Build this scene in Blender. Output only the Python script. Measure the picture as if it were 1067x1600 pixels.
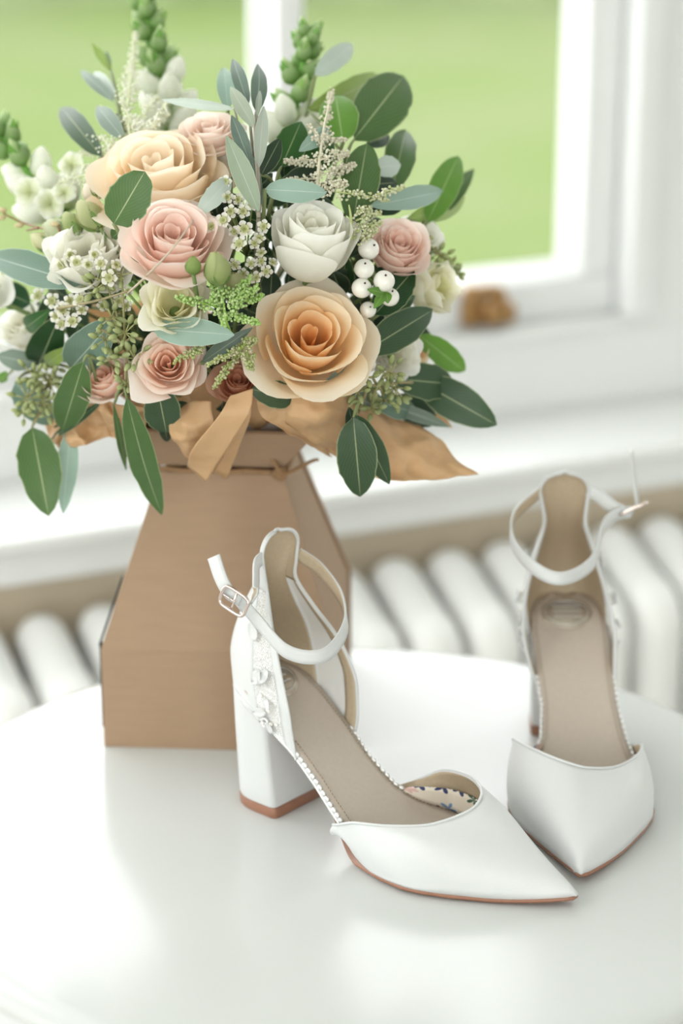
import bpy, bmesh, math, random
from mathutils import Vector, Matrix, noise

# ------------------------------------------------------------------ camera, world, light, exposure
scene = bpy.context.scene
for o in list(bpy.data.objects):
    bpy.data.objects.remove(o)
COL = scene.collection
TZ = 0.60                      # height of the table top
CAMH = 0.692                   # camera above the table top
PITCH = math.radians(19.8)
FPX = 3779.0
cam_d = bpy.data.cameras.new('camera')
cam_d.sensor_fit = 'HORIZONTAL'; cam_d.sensor_width = 24.0; cam_d.lens = 24.0 * FPX / 1067.0
cam_d.clip_start = 0.05; cam_d.clip_end = 200
cam_d.dof.use_dof = True; cam_d.dof.focus_distance = 1.44; cam_d.dof.aperture_fstop = 3.2
cam = bpy.data.objects.new('camera', cam_d); COL.objects.link(cam)
cam.location = (0, 0, TZ + CAMH); cam.rotation_euler = (math.pi / 2 - PITCH, 0, 0)
scene.camera = cam

world = bpy.data.worlds.new('overcast_sky'); scene.world = world; world.use_nodes = True
bg = world.node_tree.nodes['Background']
bg.inputs[0].default_value = (0.97, 0.99, 1.0, 1); bg.inputs[1].default_value = 5.6

def area_light(name, loc, target, sx, sy, power, color=(1, 1, 1), portal=False):
    d = bpy.data.lights.new(name, 'AREA'); d.shape = 'RECTANGLE'; d.size = sx; d.size_y = sy
    d.energy = power; d.color = color
    if portal:
        d.cycles.is_portal = True
    o = bpy.data.objects.new(name, d); COL.objects.link(o); o.location = loc
    o.rotation_euler = (Vector(target) - Vector(loc)).to_track_quat('-Z', 'Y').to_euler()
    return o
# added fill lamps beside and behind the camera; no windows modelled there
area_light('side_fill_light', (-1.75, 0.55, 1.55), (0.0, 1.25, 0.75), 1.5, 1.6, 34, (.985, 1, .985))
area_light('rear_fill_light', (0.2, -3.8, 1.55), (0.0, 1.6, 1.0), 3.4, 2.2, 96, (.985, 1, .985))

scene.view_settings.view_transform = 'Standard'; scene.view_settings.look = 'None'
scene.view_settings.exposure = 0.0; scene.view_settings.gamma = 1.0
scene.view_settings.use_curve_mapping = False
scene.cycles.max_bounces = 8; scene.cycles.transparent_max_bounces = 24
scene.cycles.caustics_reflective = False; scene.cycles.caustics_refractive = False

# ------------------------------------------------------------------ helpers
V = Vector
rnd = random.Random(7)
def lerp(a, b, t): return a + (b - a) * t
def mixc(a, b, t): return tuple(a[i] + (b[i] - a[i]) * t for i in range(3))
def clamp(x, a=0., b=1.): return max(a, min(b, x))
def srgb(r, g, b):
    f = lambda c: (c / 255 / 12.92) if c / 255 <= .04045 else ((c / 255 + .055) / 1.055) ** 2.4
    return (f(r), f(g), f(b))
RIGHT = V((1, 0, 0)); UPV = V((0, math.sin(PITCH), math.cos(PITCH))); TOW = V((0, -math.cos(PITCH), math.sin(PITCH)))
CAMP = V((0, 0, TZ + CAMH))
def at(px, py, dep):
    """point at a photo position and a distance along the lens axis"""
    return CAMP + RIGHT * ((px - 533.5) / FPX * dep) - UPV * ((py - 800) / FPX * dep) - TOW * dep

def tag(o, label, cat, group=None, kind=None):
    if label: o['label'] = label
    if cat: o['category'] = cat
    if group: o['group'] = group
    if kind: o['kind'] = kind
    return o
def thing(name, label, cat, loc, group=None):
    o = bpy.data.objects.new(name, None); COL.objects.link(o); o.location = loc
    o.empty_display_size = .01
    return tag(o, label, cat, group)
def mesh(name, verts, faces, mat, parent=None, smooth=True, cols=None, uv=None, mats=None, fm=None, solid=None, sub=0, local=False):
    off = V((0, 0, 0))
    if parent is not None and not local:
        p = parent
        while p is not None:
            off = off + p.location; p = p.parent
    me = bpy.data.meshes.new(name)
    me.from_pydata([tuple(V(v) - off) for v in verts], [], faces)
    for m in ([mat] if mats is None else mats): me.materials.append(m)
    if fm: me.polygons.foreach_set('material_index', fm)
    if smooth: me.polygons.foreach_set('use_smooth', [True] * len(me.polygons))
    if cols:
        a = me.color_attributes.new('Col', 'FLOAT_COLOR', 'POINT')
        a.data.foreach_set('color', [c for k in cols for c in (k[0], k[1], k[2], 1.0)])
    if uv:
        a = me.attributes.new('luv', 'FLOAT_VECTOR', 'POINT')
        a.data.foreach_set('vector', [c for k in uv for c in (k[0], k[1], 0.0)])
    me.update()
    o = bpy.data.objects.new(name, me); COL.objects.link(o)
    if parent is not None: o.parent = parent
    if solid:
        m = o.modifiers.new('thickness', 'SOLIDIFY'); m.thickness = solid[0]; m.offset = solid[1]
        if len(solid) > 2: m.material_offset = solid[2]; m.material_offset_rim = solid[3]
    if sub:
        m = o.modifiers.new('smooth', 'SUBSURF'); m.levels = sub; m.render_levels = sub
    return o
def inst(name, me, parent, mat4):
    o = bpy.data.objects.new(name, me); COL.objects.link(o); o.parent = parent; o.matrix_local = mat4; return o

class MB:
    """collects shapes into one mesh"""
    def __init__(s): s.v = []; s.f = []; s.c = []
    def add(s, vs, fs, col=None):
        k = len(s.v); s.v += [V(x) for x in vs]; s.f += [tuple(i + k for i in f) for f in fs]
        s.c += [col or (1, 1, 1)] * len(vs)
    def box(s, a, b, M=None, bev=0):
        bm = bmesh.new(); bmesh.ops.create_cube(bm, size=1)
        a = V(a); b = V(b)
        for v in bm.verts: v.co = V([lerp(a[i], b[i], v.co[i] + .5) for i in range(3)])
        if bev: bmesh.ops.bevel(bm, geom=bm.edges[:], offset=bev, segments=2, profile=.5, affect='EDGES')
        bm.verts.index_update()
        s.add([(M @ v.co if M else v.co.copy()) for v in bm.verts], [[v.index for v in f.verts] for f in bm.faces]); bm.free()
    def tube(s, pts, rad, n=8, closed=False, col=None, cap=True):
        pts = [V(p) for p in pts]; N = len(pts)
        if not hasattr(rad, '__len__'): rad = [rad] * N
        rings = []; up = None
        for i in range(N):
            if closed: t = pts[(i + 1) % N] - pts[i - 1]
            else: t = pts[min(i + 1, N - 1)] - pts[max(i - 1, 0)]
            t.normalize()
            if up is None: up = t.orthogonal().normalized()
            else:
                up = (up - t * up.dot(t))
                up = up.normalized() if up.length > 1e-6 else t.orthogonal().normalized()
            b = t.cross(up)
            rings.append([pts[i] + (up * math.cos(2 * math.pi * k / n) + b * math.sin(2 * math.pi * k / n)) * rad[i] for k in range(n)])
        vs = [p for r in rings for p in r]; fs = []
        for i in range(N if closed else N - 1):
            j = (i + 1) % N
            for k in range(n):
                fs.append((i * n + k, i * n + (k + 1) % n, j * n + (k + 1) % n, j * n + k))
        if not closed and cap: fs += [tuple(range(n - 1, -1, -1)), tuple((N - 1) * n + k for k in range(n))]
        s.add(vs, fs, col)
    def ball(s, c, r, axis=None, squash=(1, 1, 1), sub=1, col=None):
        vs, fs = ICO[sub]
        Q = axis.to_track_quat('Z', 'Y').to_matrix() if axis is not None else Matrix.Identity(3)
        s.add([V(c) + Q @ V((p[0] * r * squash[0], p[1] * r * squash[1], p[2] * r * squash[2])) for p in vs], fs, col)
    def lathe(s, prof, seg=64, c=(0, 0, 0)):
        vs = []; fs = []; n = len(prof)
        for k in range(seg):
            a = 2 * math.pi * k / seg
            vs += [V(c) + V((r * math.cos(a), r * math.sin(a), z)) for r, z in prof]
        for k in range(seg):
            j = (k + 1) % seg
            for i in range(n - 1): fs.append((k * n + i, j * n + i, j * n + i + 1, k * n + i + 1))
        s.add(vs, fs)
    def build(s, name, mat, parent=None, smooth=True, cols=False, **kw):
        return mesh(name, s.v, s.f, mat, parent, smooth, s.c if cols else None, **kw)
ICO = {}
for k in (1, 2, 3):
    bm = bmesh.new(); bmesh.ops.create_icosphere(bm, subdivisions=k, radius=1); bm.verts.index_update()
    ICO[k] = ([tuple(v.co) for v in bm.verts], [tuple(v.index for v in f.verts) for f in bm.faces]); bm.free()
def grid_faces(nu, nv, flip=False, cu=False):
    fs = []
    for i in range(nu - 1 + (1 if cu else 0)):
        for j in range(nv - 1):
            i2 = (i + 1) % nu
            f = (i * nv + j, i2 * nv + j, i2 * nv + j + 1, i * nv + j + 1)
            fs.append(f[::-1] if flip else f)
    return fs
def cr(pts, t):
    """Catmull-Rom through pts, t in 0..1"""
    pts = [V(p) for p in pts]; n = len(pts) - 1
    x = clamp(t) * n; i = min(int(x), n - 1); f = x - i
    p1 = pts[i]; p2 = pts[i + 1]
    p0 = pts[i - 1] if i > 0 else p1 * 2 - p2
    p3 = pts[i + 2] if i + 2 <= n else p2 * 2 - p1
    return .5 * ((2 * p1) + (p2 - p0) * f + (2 * p0 - 5 * p1 + 4 * p2 - p3) * f * f + (3 * p1 - p0 - 3 * p2 + p3) * f ** 3)
def itp(tab, x):
    """smooth-ish table interpolation (monotone pieces)"""
    if x <= tab[0][0]: return tab[0][1]
    for (a, va), (b, vb) in zip(tab, tab[1:]):
        if x <= b: return lerp(va, vb, (x - a) / (b - a))
    return tab[-1][1]
def itps(tab, x):
    """Catmull-Rom table interpolation"""
    if x <= tab[0][0]: return tab[0][1]
    if x >= tab[-1][0]: return tab[-1][1]
    for i in range(len(tab) - 1):
        a, va = tab[i]; b, vb = tab[i + 1]
        if x <= b:
            sa = (vb - tab[i - 1][1]) / (b - tab[i - 1][0]) if i > 0 else (vb - va) / (b - a)
            sb = (tab[i + 2][1] - va) / (tab[i + 2][0] - a) if i + 2 < len(tab) else (vb - va) / (b - a)
            h = b - a; f = (x - a) / h
            return (2 * f ** 3 - 3 * f * f + 1) * va + (f ** 3 - 2 * f * f + f) * h * sa + (-2 * f ** 3 + 3 * f * f) * vb + (f ** 3 - f * f) * h * sb

# ------------------------------------------------------------------ materials
def new_mat(name):
    m = bpy.data.materials.new(name); m.use_nodes = True
    nt = m.node_tree; return m, nt, nt.nodes['Principled BSDF'], nt.nodes['Material Output']
def noise_var(nt, bs, color, amt, scale, detail=4, coord='Object', stretch=None):
    """base colour with gentle procedural variation"""
    tc = nt.nodes.new('ShaderNodeTexCoord'); no = nt.nodes.new('ShaderNodeTexNoise')
    no.inputs['Scale'].default_value = scale; no.inputs['Detail'].default_value = detail
    if stretch:
        mp = nt.nodes.new('ShaderNodeMapping'); mp.inputs['Scale'].default_value = stretch
        nt.links.new(tc.outputs[coord], mp.inputs[0]); nt.links.new(mp.outputs[0], no.inputs['Vector'])
    else: nt.links.new(tc.outputs[coord], no.inputs['Vector'])
    r = nt.nodes.new('ShaderNodeValToRGB')
    r.color_ramp.elements[0].position = .3; r.color_ramp.elements[1].position = .7
    r.color_ramp.elements[0].color = tuple(clamp(c * (1 - amt)) for c in color) + (1,)
    r.color_ramp.elements[1].color = tuple(clamp(c * (1 + amt)) for c in color) + (1,)
    nt.links.new(no.outputs['Fac'], r.inputs[0]); nt.links.new(r.outputs[0], bs.inputs['Base Color'])
    return no
def bump(nt, bs, src, strength, dist=.001):
    b = nt.nodes.new('ShaderNodeBump'); b.inputs['Strength'].default_value = strength; b.inputs['Distance'].default_value = dist
    nt.links.new(src, b.inputs['Height']); nt.links.new(b.outputs[0], bs.inputs['Normal'])
def mat(name, color, rough=.5, amt=.04, scale=30, metal=0, bmp=0, bdist=.001, spec=.5, coat=0, sheen=0, stretch=None):
    m, nt, bs, out = new_mat(name)
    no = noise_var(nt, bs, color, amt, scale, stretch=stretch)
    bs.inputs['Roughness'].default_value = rough; bs.inputs['Metallic'].default_value = metal
    bs.inputs['Specular IOR Level'].default_value = spec
    bs.inputs['Coat Weight'].default_value = coat; bs.inputs['Coat Roughness'].default_value = .08
    bs.inputs['Sheen Weight'].default_value = sheen
    if bmp: bump(nt, bs, no.outputs['Fac'], bmp, bdist)
    return m
def attr_mat(name, rough, trans, vein=None, spec=.4, amt=.10, scale=120):
    """colour from the mesh, light passing through a thin blade; vein: pale midrib"""
    m, nt, bs, out = new_mat(name)
    a = nt.nodes.new('ShaderNodeAttribute'); a.attribute_name = 'Col'
    col = a.outputs['Color']
    tc = nt.nodes.new('ShaderNodeTexCoord'); no = nt.nodes.new('ShaderNodeTexNoise'); no.inputs['Scale'].default_value = scale
    nt.links.new(tc.outputs['Object'], no.inputs['Vector'])
    mr = nt.nodes.new('ShaderNodeMapRange'); mr.inputs[3].default_value = 1 - amt; mr.inputs[4].default_value = 1 + amt
    nt.links.new(no.outputs['Fac'], mr.inputs[0])
    mul = nt.nodes.new('ShaderNodeMix'); mul.data_type = 'RGBA'; mul.blend_type = 'MULTIPLY'; mul.inputs[0].default_value = 1
    nt.links.new(col, mul.inputs[6]); nt.links.new(mr.outputs[0], mul.inputs[7]); col = mul.outputs[2]
    if vein:
        l = nt.nodes.new('ShaderNodeAttribute'); l.attribute_name = 'luv'
        sx = nt.nodes.new('ShaderNodeSeparateXYZ'); nt.links.new(l.outputs['Vector'], sx.inputs[0])
        ab = nt.nodes.new('ShaderNodeMath'); ab.operation = 'ABSOLUTE'; nt.links.new(sx.outputs[0], ab.inputs[0])
        # midrib
        r1 = nt.nodes.new('ShaderNodeMapRange'); r1.inputs[1].default_value = .012; r1.inputs[2].default_value = .04
        r1.inputs[3].default_value = .6; r1.inputs[4].default_value = 0; nt.links.new(ab.outputs[0], r1.inputs[0])
        # pale margin
        r2 = nt.nodes.new('ShaderNodeMapRange'); r2.inputs[1].default_value = .93; r2.inputs[2].default_value = .99
        r2.inputs[3].default_value = 0; r2.inputs[4].default_value = .55; nt.links.new(ab.outputs[0], r2.inputs[0])
        # side veins
        c1 = nt.nodes.new('ShaderNodeMath'); c1.operation = 'MULTIPLY_ADD'; c1.inputs[1].default_value = -.5
        nt.links.new(ab.outputs[0], c1.inputs[0]); nt.links.new(sx.outputs[1], c1.inputs[2])
        c2 = nt.nodes.new('ShaderNodeMath'); c2.operation = 'MULTIPLY'; c2.inputs[1].default_value = 75; nt.links.new(c1.outputs[0], c2.inputs[0])
        c3 = nt.nodes.new('ShaderNodeMath'); c3.operation = 'SINE'; nt.links.new(c2.outputs[0], c3.inputs[0])
        r3 = nt.nodes.new('ShaderNodeMapRange'); r3.inputs[1].default_value = .8; r3.inputs[2].default_value = 1
        r3.inputs[3].default_value = 0; r3.inputs[4].default_value = .07; nt.links.new(c3.outputs[0], r3.inputs[0])
        mx = nt.nodes.new('ShaderNodeMath'); mx.operation = 'MAXIMUM'; nt.links.new(r1.outputs[0], mx.inputs[0]); nt.links.new(r2.outputs[0], mx.inputs[1])
        mx2 = nt.nodes.new('ShaderNodeMath'); mx2.operation = 'MAXIMUM'; nt.links.new(mx.outputs[0], mx2.inputs[0]); nt.links.new(r3.outputs[0], mx2.inputs[1])
        mm = nt.nodes.new('ShaderNodeMix'); mm.data_type = 'RGBA'; mm.inputs[7].default_value = vein + (1,)
        nt.links.new(mx2.outputs[0], mm.inputs[0]); nt.links.new(col, mm.inputs[6]); col = mm.outputs[2]
    nt.links.new(col, bs.inputs['Base Color']); bs.inputs['Roughness'].default_value = rough
    bs.inputs['Specular IOR Level'].default_value = spec
    if trans:
        tr = nt.nodes.new('ShaderNodeBsdfTranslucent'); nt.links.new(col, tr.inputs[0])
        ms = nt.nodes.new('ShaderNodeMixShader'); ms.inputs[0].default_value = trans
        nt.links.new(bs.outputs[0], ms.inputs[1]); nt.links.new(tr.outputs[0], ms.inputs[2]); nt.links.new(ms.outputs[0], out.inputs[0])
    return m
def see_through(name, color, alpha_rough, opac, gloss_rough=.1, pattern=None):
    """thin clear or woven sheet: part transparent, part surface"""
    m, nt, bs, out = new_mat(name)
    bs.inputs['Base Color'].default_value = color + (1,); bs.inputs['Roughness'].default_value = gloss_rough
    tp = nt.nodes.new('ShaderNodeBsdfTransparent'); ms = nt.nodes.new('ShaderNodeMixShader')
    nt.links.new(tp.outputs[0], ms.inputs[1]); nt.links.new(bs.outputs[0], ms.inputs[2]); nt.links.new(ms.outputs[0], out.inputs[0])
    ms.inputs[0].default_value = opac
    if pattern:
        l = nt.nodes.new('ShaderNodeTexCoord'); vo = nt.nodes.new('ShaderNodeTexVoronoi')
        vo.inputs['Scale'].default_value = pattern; vo.inputs['Randomness'].default_value = .25
        nt.links.new(l.outputs['Object'], vo.inputs['Vector'])
        r = nt.nodes.new('ShaderNodeMapRange'); r.inputs[1].default_value = .25; r.inputs[2].default_value = .55
        r.inputs[3].default_value = opac * .5; r.inputs[4].default_value = 1.0
        nt.links.new(vo.outputs['Distance'], r.inputs[0]); nt.links.new(r.outputs[0], ms.inputs[0])
    return m
def glass_mat():
    m, nt, bs, out = new_mat('window_glass')
    tp = nt.nodes.new('ShaderNodeBsdfTransparent'); gl = nt.nodes.new('ShaderNodeBsdfGlossy'); gl.inputs['Roughness'].default_value = .01
    ms = nt.nodes.new('ShaderNodeMixShader'); ms.inputs[0].default_value = .04
    nt.links.new(tp.outputs[0], ms.inputs[1]); nt.links.new(gl.outputs[0], ms.inputs[2]); nt.links.new(ms.outputs[0], out.inputs[0])
    return m
M = {}
M['white_paint'] = mat('white_gloss_paint', (.82, .835, .83), .25, .015, 6)
M['wall_paint'] = mat('white_wall_paint', (.77, .78, .77), .7, .015, 5)
M['beige_wall'] = mat('beige_wall_paint', srgb(214, 200, 176), .8, .03, 7)
M['floor'] = mat('floor_boards', srgb(186, 180, 168), .45, .12, 5, stretch=(1, 9, 1))
M['table'] = mat('table_white_lacquer', (.62, .637, .624), .17, .012, 9, bmp=.05, bdist=.0006, spec=.25)
M['radiator'] = mat('radiator_enamel', (.90, .905, .89), .35, .02, 12)
M['brass'] = mat('aged_brass', srgb(160, 124, 78), .35, .12, 60, metal=.6)
M['satin'] = mat('ivory_white_satin', (.635, .648, .642), .42, .012, 900, bmp=.06, bdist=.0002, sheen=.25)
M['satin_strap'] = mat('white_satin_ribbon', (.67, .68, .672), .45, .015, 700, bmp=.1, bdist=.0002)
M['lining'] = mat('champagne_lining', srgb(184, 166, 140), .55, .05, 500, bmp=.12, bdist=.0003)
M['insole'] = mat('nude_leather_insole', srgb(192, 179, 166), .4, .03, 350, bmp=.15, bdist=.0003)
M['stitch'] = mat('taupe_thread', srgb(160, 138, 112), .7, .05, 300)
M['sole'] = mat('tan_leather_sole', srgb(150, 106, 84), .4, .06, 200)
M['silver'] = mat('silver_trim', (.80, .80, .79), .28, .03, 300, metal=.55)
M['rose_metal'] = mat('rose_gold_buckle', (.78, .66, .62), .18, .03, 200, metal=1)
M['stamp'] = mat('silver_foil_stamp', srgb(190, 178, 163), .22, .05, 300, metal=.45)
M['pearl'] = mat('ivory_pearl', (.88, .85, .79), .2, .02, 300, coat=.6)
M['mesh_net'] = see_through('tulle_net', (.84, .845, .83), 0, .3, .6, pattern=1150)
M['organza'] = see_through('organza', (.86, .86, .84), 0, .82, .5)
M['clear_wrap'] = see_through('clear_cellophane', (.8, .77, .76), 0, .5, .15)
M['glass'] = glass_mat()
M['cardboard'] = mat('kraft_cardboard', srgb(159, 132, 106), .75, .035, 40, bmp=.08, bdist=.0006, stretch=(1, 1, 6))
M['card_edge'] = mat('cardboard_cut_edge', srgb(150, 112, 80), .85, .1, 400)
M['card_dark'] = mat('box_strip_black', (.012, .013, .013), .6, .1, 100)
M['tissue'] = mat('kraft_tissue_paper', srgb(218, 182, 138), .5, .05, 60, bmp=.6, bdist=.0015)
nt = M['tissue'].node_tree; bs = nt.nodes['Principled BSDF']; out = nt.nodes['Material Output']
tr = nt.nodes.new('ShaderNodeBsdfTranslucent'); tr.inputs[0].default_value = srgb(222, 178, 124) + (1,)
ms = nt.nodes.new('ShaderNodeMixShader'); ms.inputs[0].default_value = .3
nt.links.new(bs.outputs[0], ms.inputs[1]); nt.links.new(tr.outputs[0], ms.inputs[2]); nt.links.new(ms.outputs[0], out.inputs[0])
M['twine'] = mat('brown_twine', srgb(150, 118, 84), .9, .25, 900, bmp=.6, bdist=.0006)
M['petal'] = attr_mat('flower_petal', .55, .50, spec=.25, amt=.03, scale=90)
M['leaf'] = attr_mat('leaf_blade', .42, .22, vein=srgb(196, 206, 160), amt=.10)
M['pale_leaf'] = attr_mat('waxy_leaf_blade', .48, .18, vein=srgb(206, 218, 204), amt=.06)
M['bead'] = attr_mat('floret', .6, .1, spec=.2, amt=.08)
M['stem'] = attr_mat('green_stem', .55, 0, amt=.12)
M['berry'] = mat('snowberry_skin', (.84, .82, .75), .28, .03, 80, coat=.2)
M['dark_dot'] = mat('berry_tip', (.05, .035, .025), .8)
M['grass'] = None

# ------------------------------------------------------------------ the room
TH = math.radians(23.7)
WU = V((math.cos(TH), math.sin(TH), 0)); WN = V((math.sin(TH), -math.cos(TH), 0))
W0 = V((0.01523, 2.05, TZ))
WM = Matrix(((WU.x, WN.x, 0, W0.x), (WU.y, WN.y, 0, W0.y), (0, 0, 1, W0.z), (0, 0, 0, 1)))  # wall frame: along, into the room, up
FZ = -TZ                                                     # floor in table-relative height
SILL = -.0259
def wbox(name, a, b, m, parent=None, bev=0.0, smooth=False):
    mb = MB(); mb.box(a, b, WM, bev); o = mb.build(name, m, parent, smooth)
    return o
def structure(o):
    o['kind'] = 'structure'; return o

# lawn and hedge outside
m, nt, bs, out = new_mat('lawn_grass'); M['grass'] = m
tc = nt.nodes.new('ShaderNodeTexCoord')
n1 = nt.nodes.new('ShaderNodeTexNoise'); n1.inputs['Scale'].default_value = .9; n1.inputs['Detail'].default_value = 5
nt.links.new(tc.outputs['Object'], n1.inputs['Vector'])
r = nt.nodes.new('ShaderNodeValToRGB'); r.color_ramp.elements[0].position = .35; r.color_ramp.elements[1].position = .7
r.color_ramp.elements[0].color = (.098, .136, .043, 1); r.color_ramp.elements[1].color = (.122, .146, .072, 1)  # two grass greens mixed by noise
nt.links.new(n1.outputs['Fac'], r.inputs[0]); nt.links.new(r.outputs[0], bs.inputs['Base Color'])
bs.inputs['Roughness'].default_value = .9; bs.inputs['Specular IOR Level'].default_value = 0
LZ = -.35
mb = MB(); mb.add([(-60, 2.75, LZ), (60, 2.75, LZ), (60, 90, LZ), (-60, 90, LZ)], [(0, 1, 2, 3)])
structure(mb.build('lawn', M['grass'], smooth=False))
M['hedge'] = mat('hedge_foliage', (.13, .17, .075), .9, .35, 6)
def hedge():
    vs = []; nu, nv = 120, 14
    for i in range(nu):
        for j in range(nv):
            x = -14 + 28 * i / (nu - 1); t = j / (nv - 1) * math.pi
            y = 13.0 + .06 * x + -.9 * math.cos(t) * 1.0; z = LZ + 1.9 * math.sin(t) ** .6
            d = noise.noise_vector(V((x * 1.3, y * 1.3, z * 1.6))) * .28
            vs.append(V((x, y, z)) + (d if 0 < j < nv - 1 else V((d.x, d.y, 0))))
    return mesh('hedge', vs, grid_faces(nu, nv), M['hedge'])
tag(hedge(), 'dark green hedge at the far end of the lawn', 'hedge')

# window wall: below, above and beside the opening
A0, A1, Z0, Z1 = -1.72, .372, .046, 1.85     # clear opening of the window frame
wall = bpy.data.objects.new('wall_window', None); COL.objects.link(wall); structure(wall)
wbox('wall_panel', (-2.2, -.30, FZ), (1.9, -.055, SILL - .03), M['beige_wall'], wall)
wbox('wall_panel', (-2.2, -.30, SILL - .03), (1.9, -.157, Z0 - .0005), M['wall_paint'], wall)
wbox('wall_panel', (-2.2, -.30, Z0), (A0 - .0005, -.157, Z1), M['wall_paint'], wall)
wbox('wall_panel', (A1 + .0005, -.30, Z0), (1.9, -.157, Z1), M['wall_paint'], wall)
wbox('wall_panel', (-2.2, -.30, Z1 + .0005), (1.9, -.157, 2.1), M['wall_paint'], wall)
sill = bpy.data.objects.new('trim_1', None); COL.objects.link(sill); structure(sill)
mb = MB(); mb.box((-2.0, -.157, SILL - .013), (1.7, 0, SILL), WM, .004); mb.build('window_board', M['white_paint'], sill)
mb = MB(); mb.box((-1.95, -.056, SILL - .050), (1.65, -.018, SILL - .013), WM, .005); mb.build('apron_moulding', M['white_paint'], sill)

# window: frame, sash members, panes
win = bpy.data.objects.new('window_1', None); COL.objects.link(win); structure(win)
SF = -.175                                      # face of the sash
def sash(name, a, b, bev=.004): return wbox(name, a, b, M['white_paint'], win, bev, True)
sash('frame_ledge', (A0, -.29, Z0), (A1, -.150, Z0 + .012))
sash('frame_jamb', (A1 - .012, -.29, Z0 + .012), (A1 + .018, -.146, Z1))
sash('frame_jamb', (A0 - .018, -.29, Z0 + .012), (A0 + .012, -.146, Z1))
sash('frame_head', (A0 - .018, -.29, Z1), (A1 + .018, -.146, Z1 + .03))
sash('sash_rail', (A0 + .012, -.215, Z0 + .012), (A1 - .014, SF, Z0 + .052))
sash('sash_rail', (A0 + .012, -.215, Z1 - .05), (A1 - .014, SF, Z1))
sash('sash_stile', (A1 - .052, -.215, Z0 + .052), (A1 - .014, SF, Z1 - .05))
sash('sash_stile', (A0 + .012, -.215, Z0 + .052), (A0 + .05, SF, Z1 - .05))
def bevel_bar(a0, a1, z0, z1, side):
    # sloping glazing bead between the sash face and the glass
    mb = MB(); g = -.203
    if side == 'B': vs = [(a0, SF, z0), (a1, SF, z0), (a1, g, z0 + .014), (a0, g, z0 + .014), (a0, g, z0), (a1, g, z0)]
    if side == 'R': vs = [(a1, SF, z0), (a1, SF, z1), (a1 - .014, g, z1), (a1 - .014, g, z0), (a1, g, z0), (a1, g, z1)]
    mb.add([WM @ V(v) for v in vs], [(0, 1, 2, 3), (0, 3, 4), (1, 5, 2), (0, 4, 5, 1), (4, 3, 2, 5)])
    mb.build('glazing_bead', M['white_paint'], win, False)
bevel_bar(A0 + .05, A1 - .052, Z0 + .052, Z1, 'B')
bevel_bar(A0 + .05, A1 - .052, Z0 + .052, Z1 - .05, 'R')
MA = .0                                         # moulded mullions
for k, mc in enumerate((.006, -.36, -.70, -1.05, -1.39)):
    mb = MB(); prof = [(-.026, -.206), (-.026, -.198), (-.017, -.196), (-.014, -.186), (-.009, -.176), (.009, -.176), (.014, -.186), (.017, -.196), (.026, -.198), (.026, -.206)]
    vs = []; n = len(prof)
    for z in (Z0 + .052, Z1 - .05): vs += [WM @ V((mc + p, s, z)) for p, s in prof]
    mb.add(vs, [(i, (i + 1) % n, n + (i + 1) % n, n + i) for i in range(n)]); mb.build('mullion', M['white_paint'], win, False)
edges = [A0 + .05, -1.39, -1.05, -.70, -.36, .006, A1 - .052]
for a, b in zip(edges, edges[1:]):
    wbox('pane', (a + .003, -.2045, Z0 + .054), (b - .003, -.2005, Z1 - .052), M['glass'], win)
# brass catch on the bottom rail
c = thing('window_catch', 'aged brass sash catch on the bottom rail of the white window', 'window catch', WM @ V((.213, SF, .085)))
mb = MB(); mb.box((.186, SF, .062), (.234, SF + .007, .090), WM, .0015); mb.build('base_plate', M['brass'], c)
mb = MB(); mb.box((.205, SF + .006, .066), (.236, SF + .026, .086), WM, .003)
mb.tube([WM @ V((.221, SF + .016, .084)), WM @ V((.221, SF + .016, .098))], .007, 12); mb.build('catch_body', M['brass'], c)
mb = MB(); mb.tube([WM @ V((.221, SF + .016, .098)), WM @ V((.208, SF + .018, .102)), WM @ V((.190, SF + .018, .100))], [.006, .005, .006], 10)
mb.ball(WM @ V((.188, SF + .018, .1)), .008, sub=2); mb.build('lever', M['brass'], c)

# rest of the room
mb = MB(); mb.add([(-1.9, -4.1, 0), (2.3, -4.1, 0), (2.3, 3.4, 0), (-1.9, 3.4, 0)], [(0, 1, 2, 3)]); structure(mb.build('floor', M['floor'], smooth=False))
def zbox(name, a, b, m): mb = MB(); mb.box(a, b); return structure(mb.build(name, m, smooth=False))
zbox('ceiling', (-2.0, -4.2, 2.7), (2.3, 3.2, 2.8), M['wall_paint'])
zbox('wall_left', (-1.95, -4.0, 0), (-1.85, 1.55, 2.7), M['wall_paint'])
zbox('wall_back', (-1.95, -4.1, 0), (2.2, -4.0, 2.7), M['wall_paint'])
zbox('wall_right', (2.1, -4.0, 0), (2.2, 2.9, 2.7), M['wall_paint'])

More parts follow.
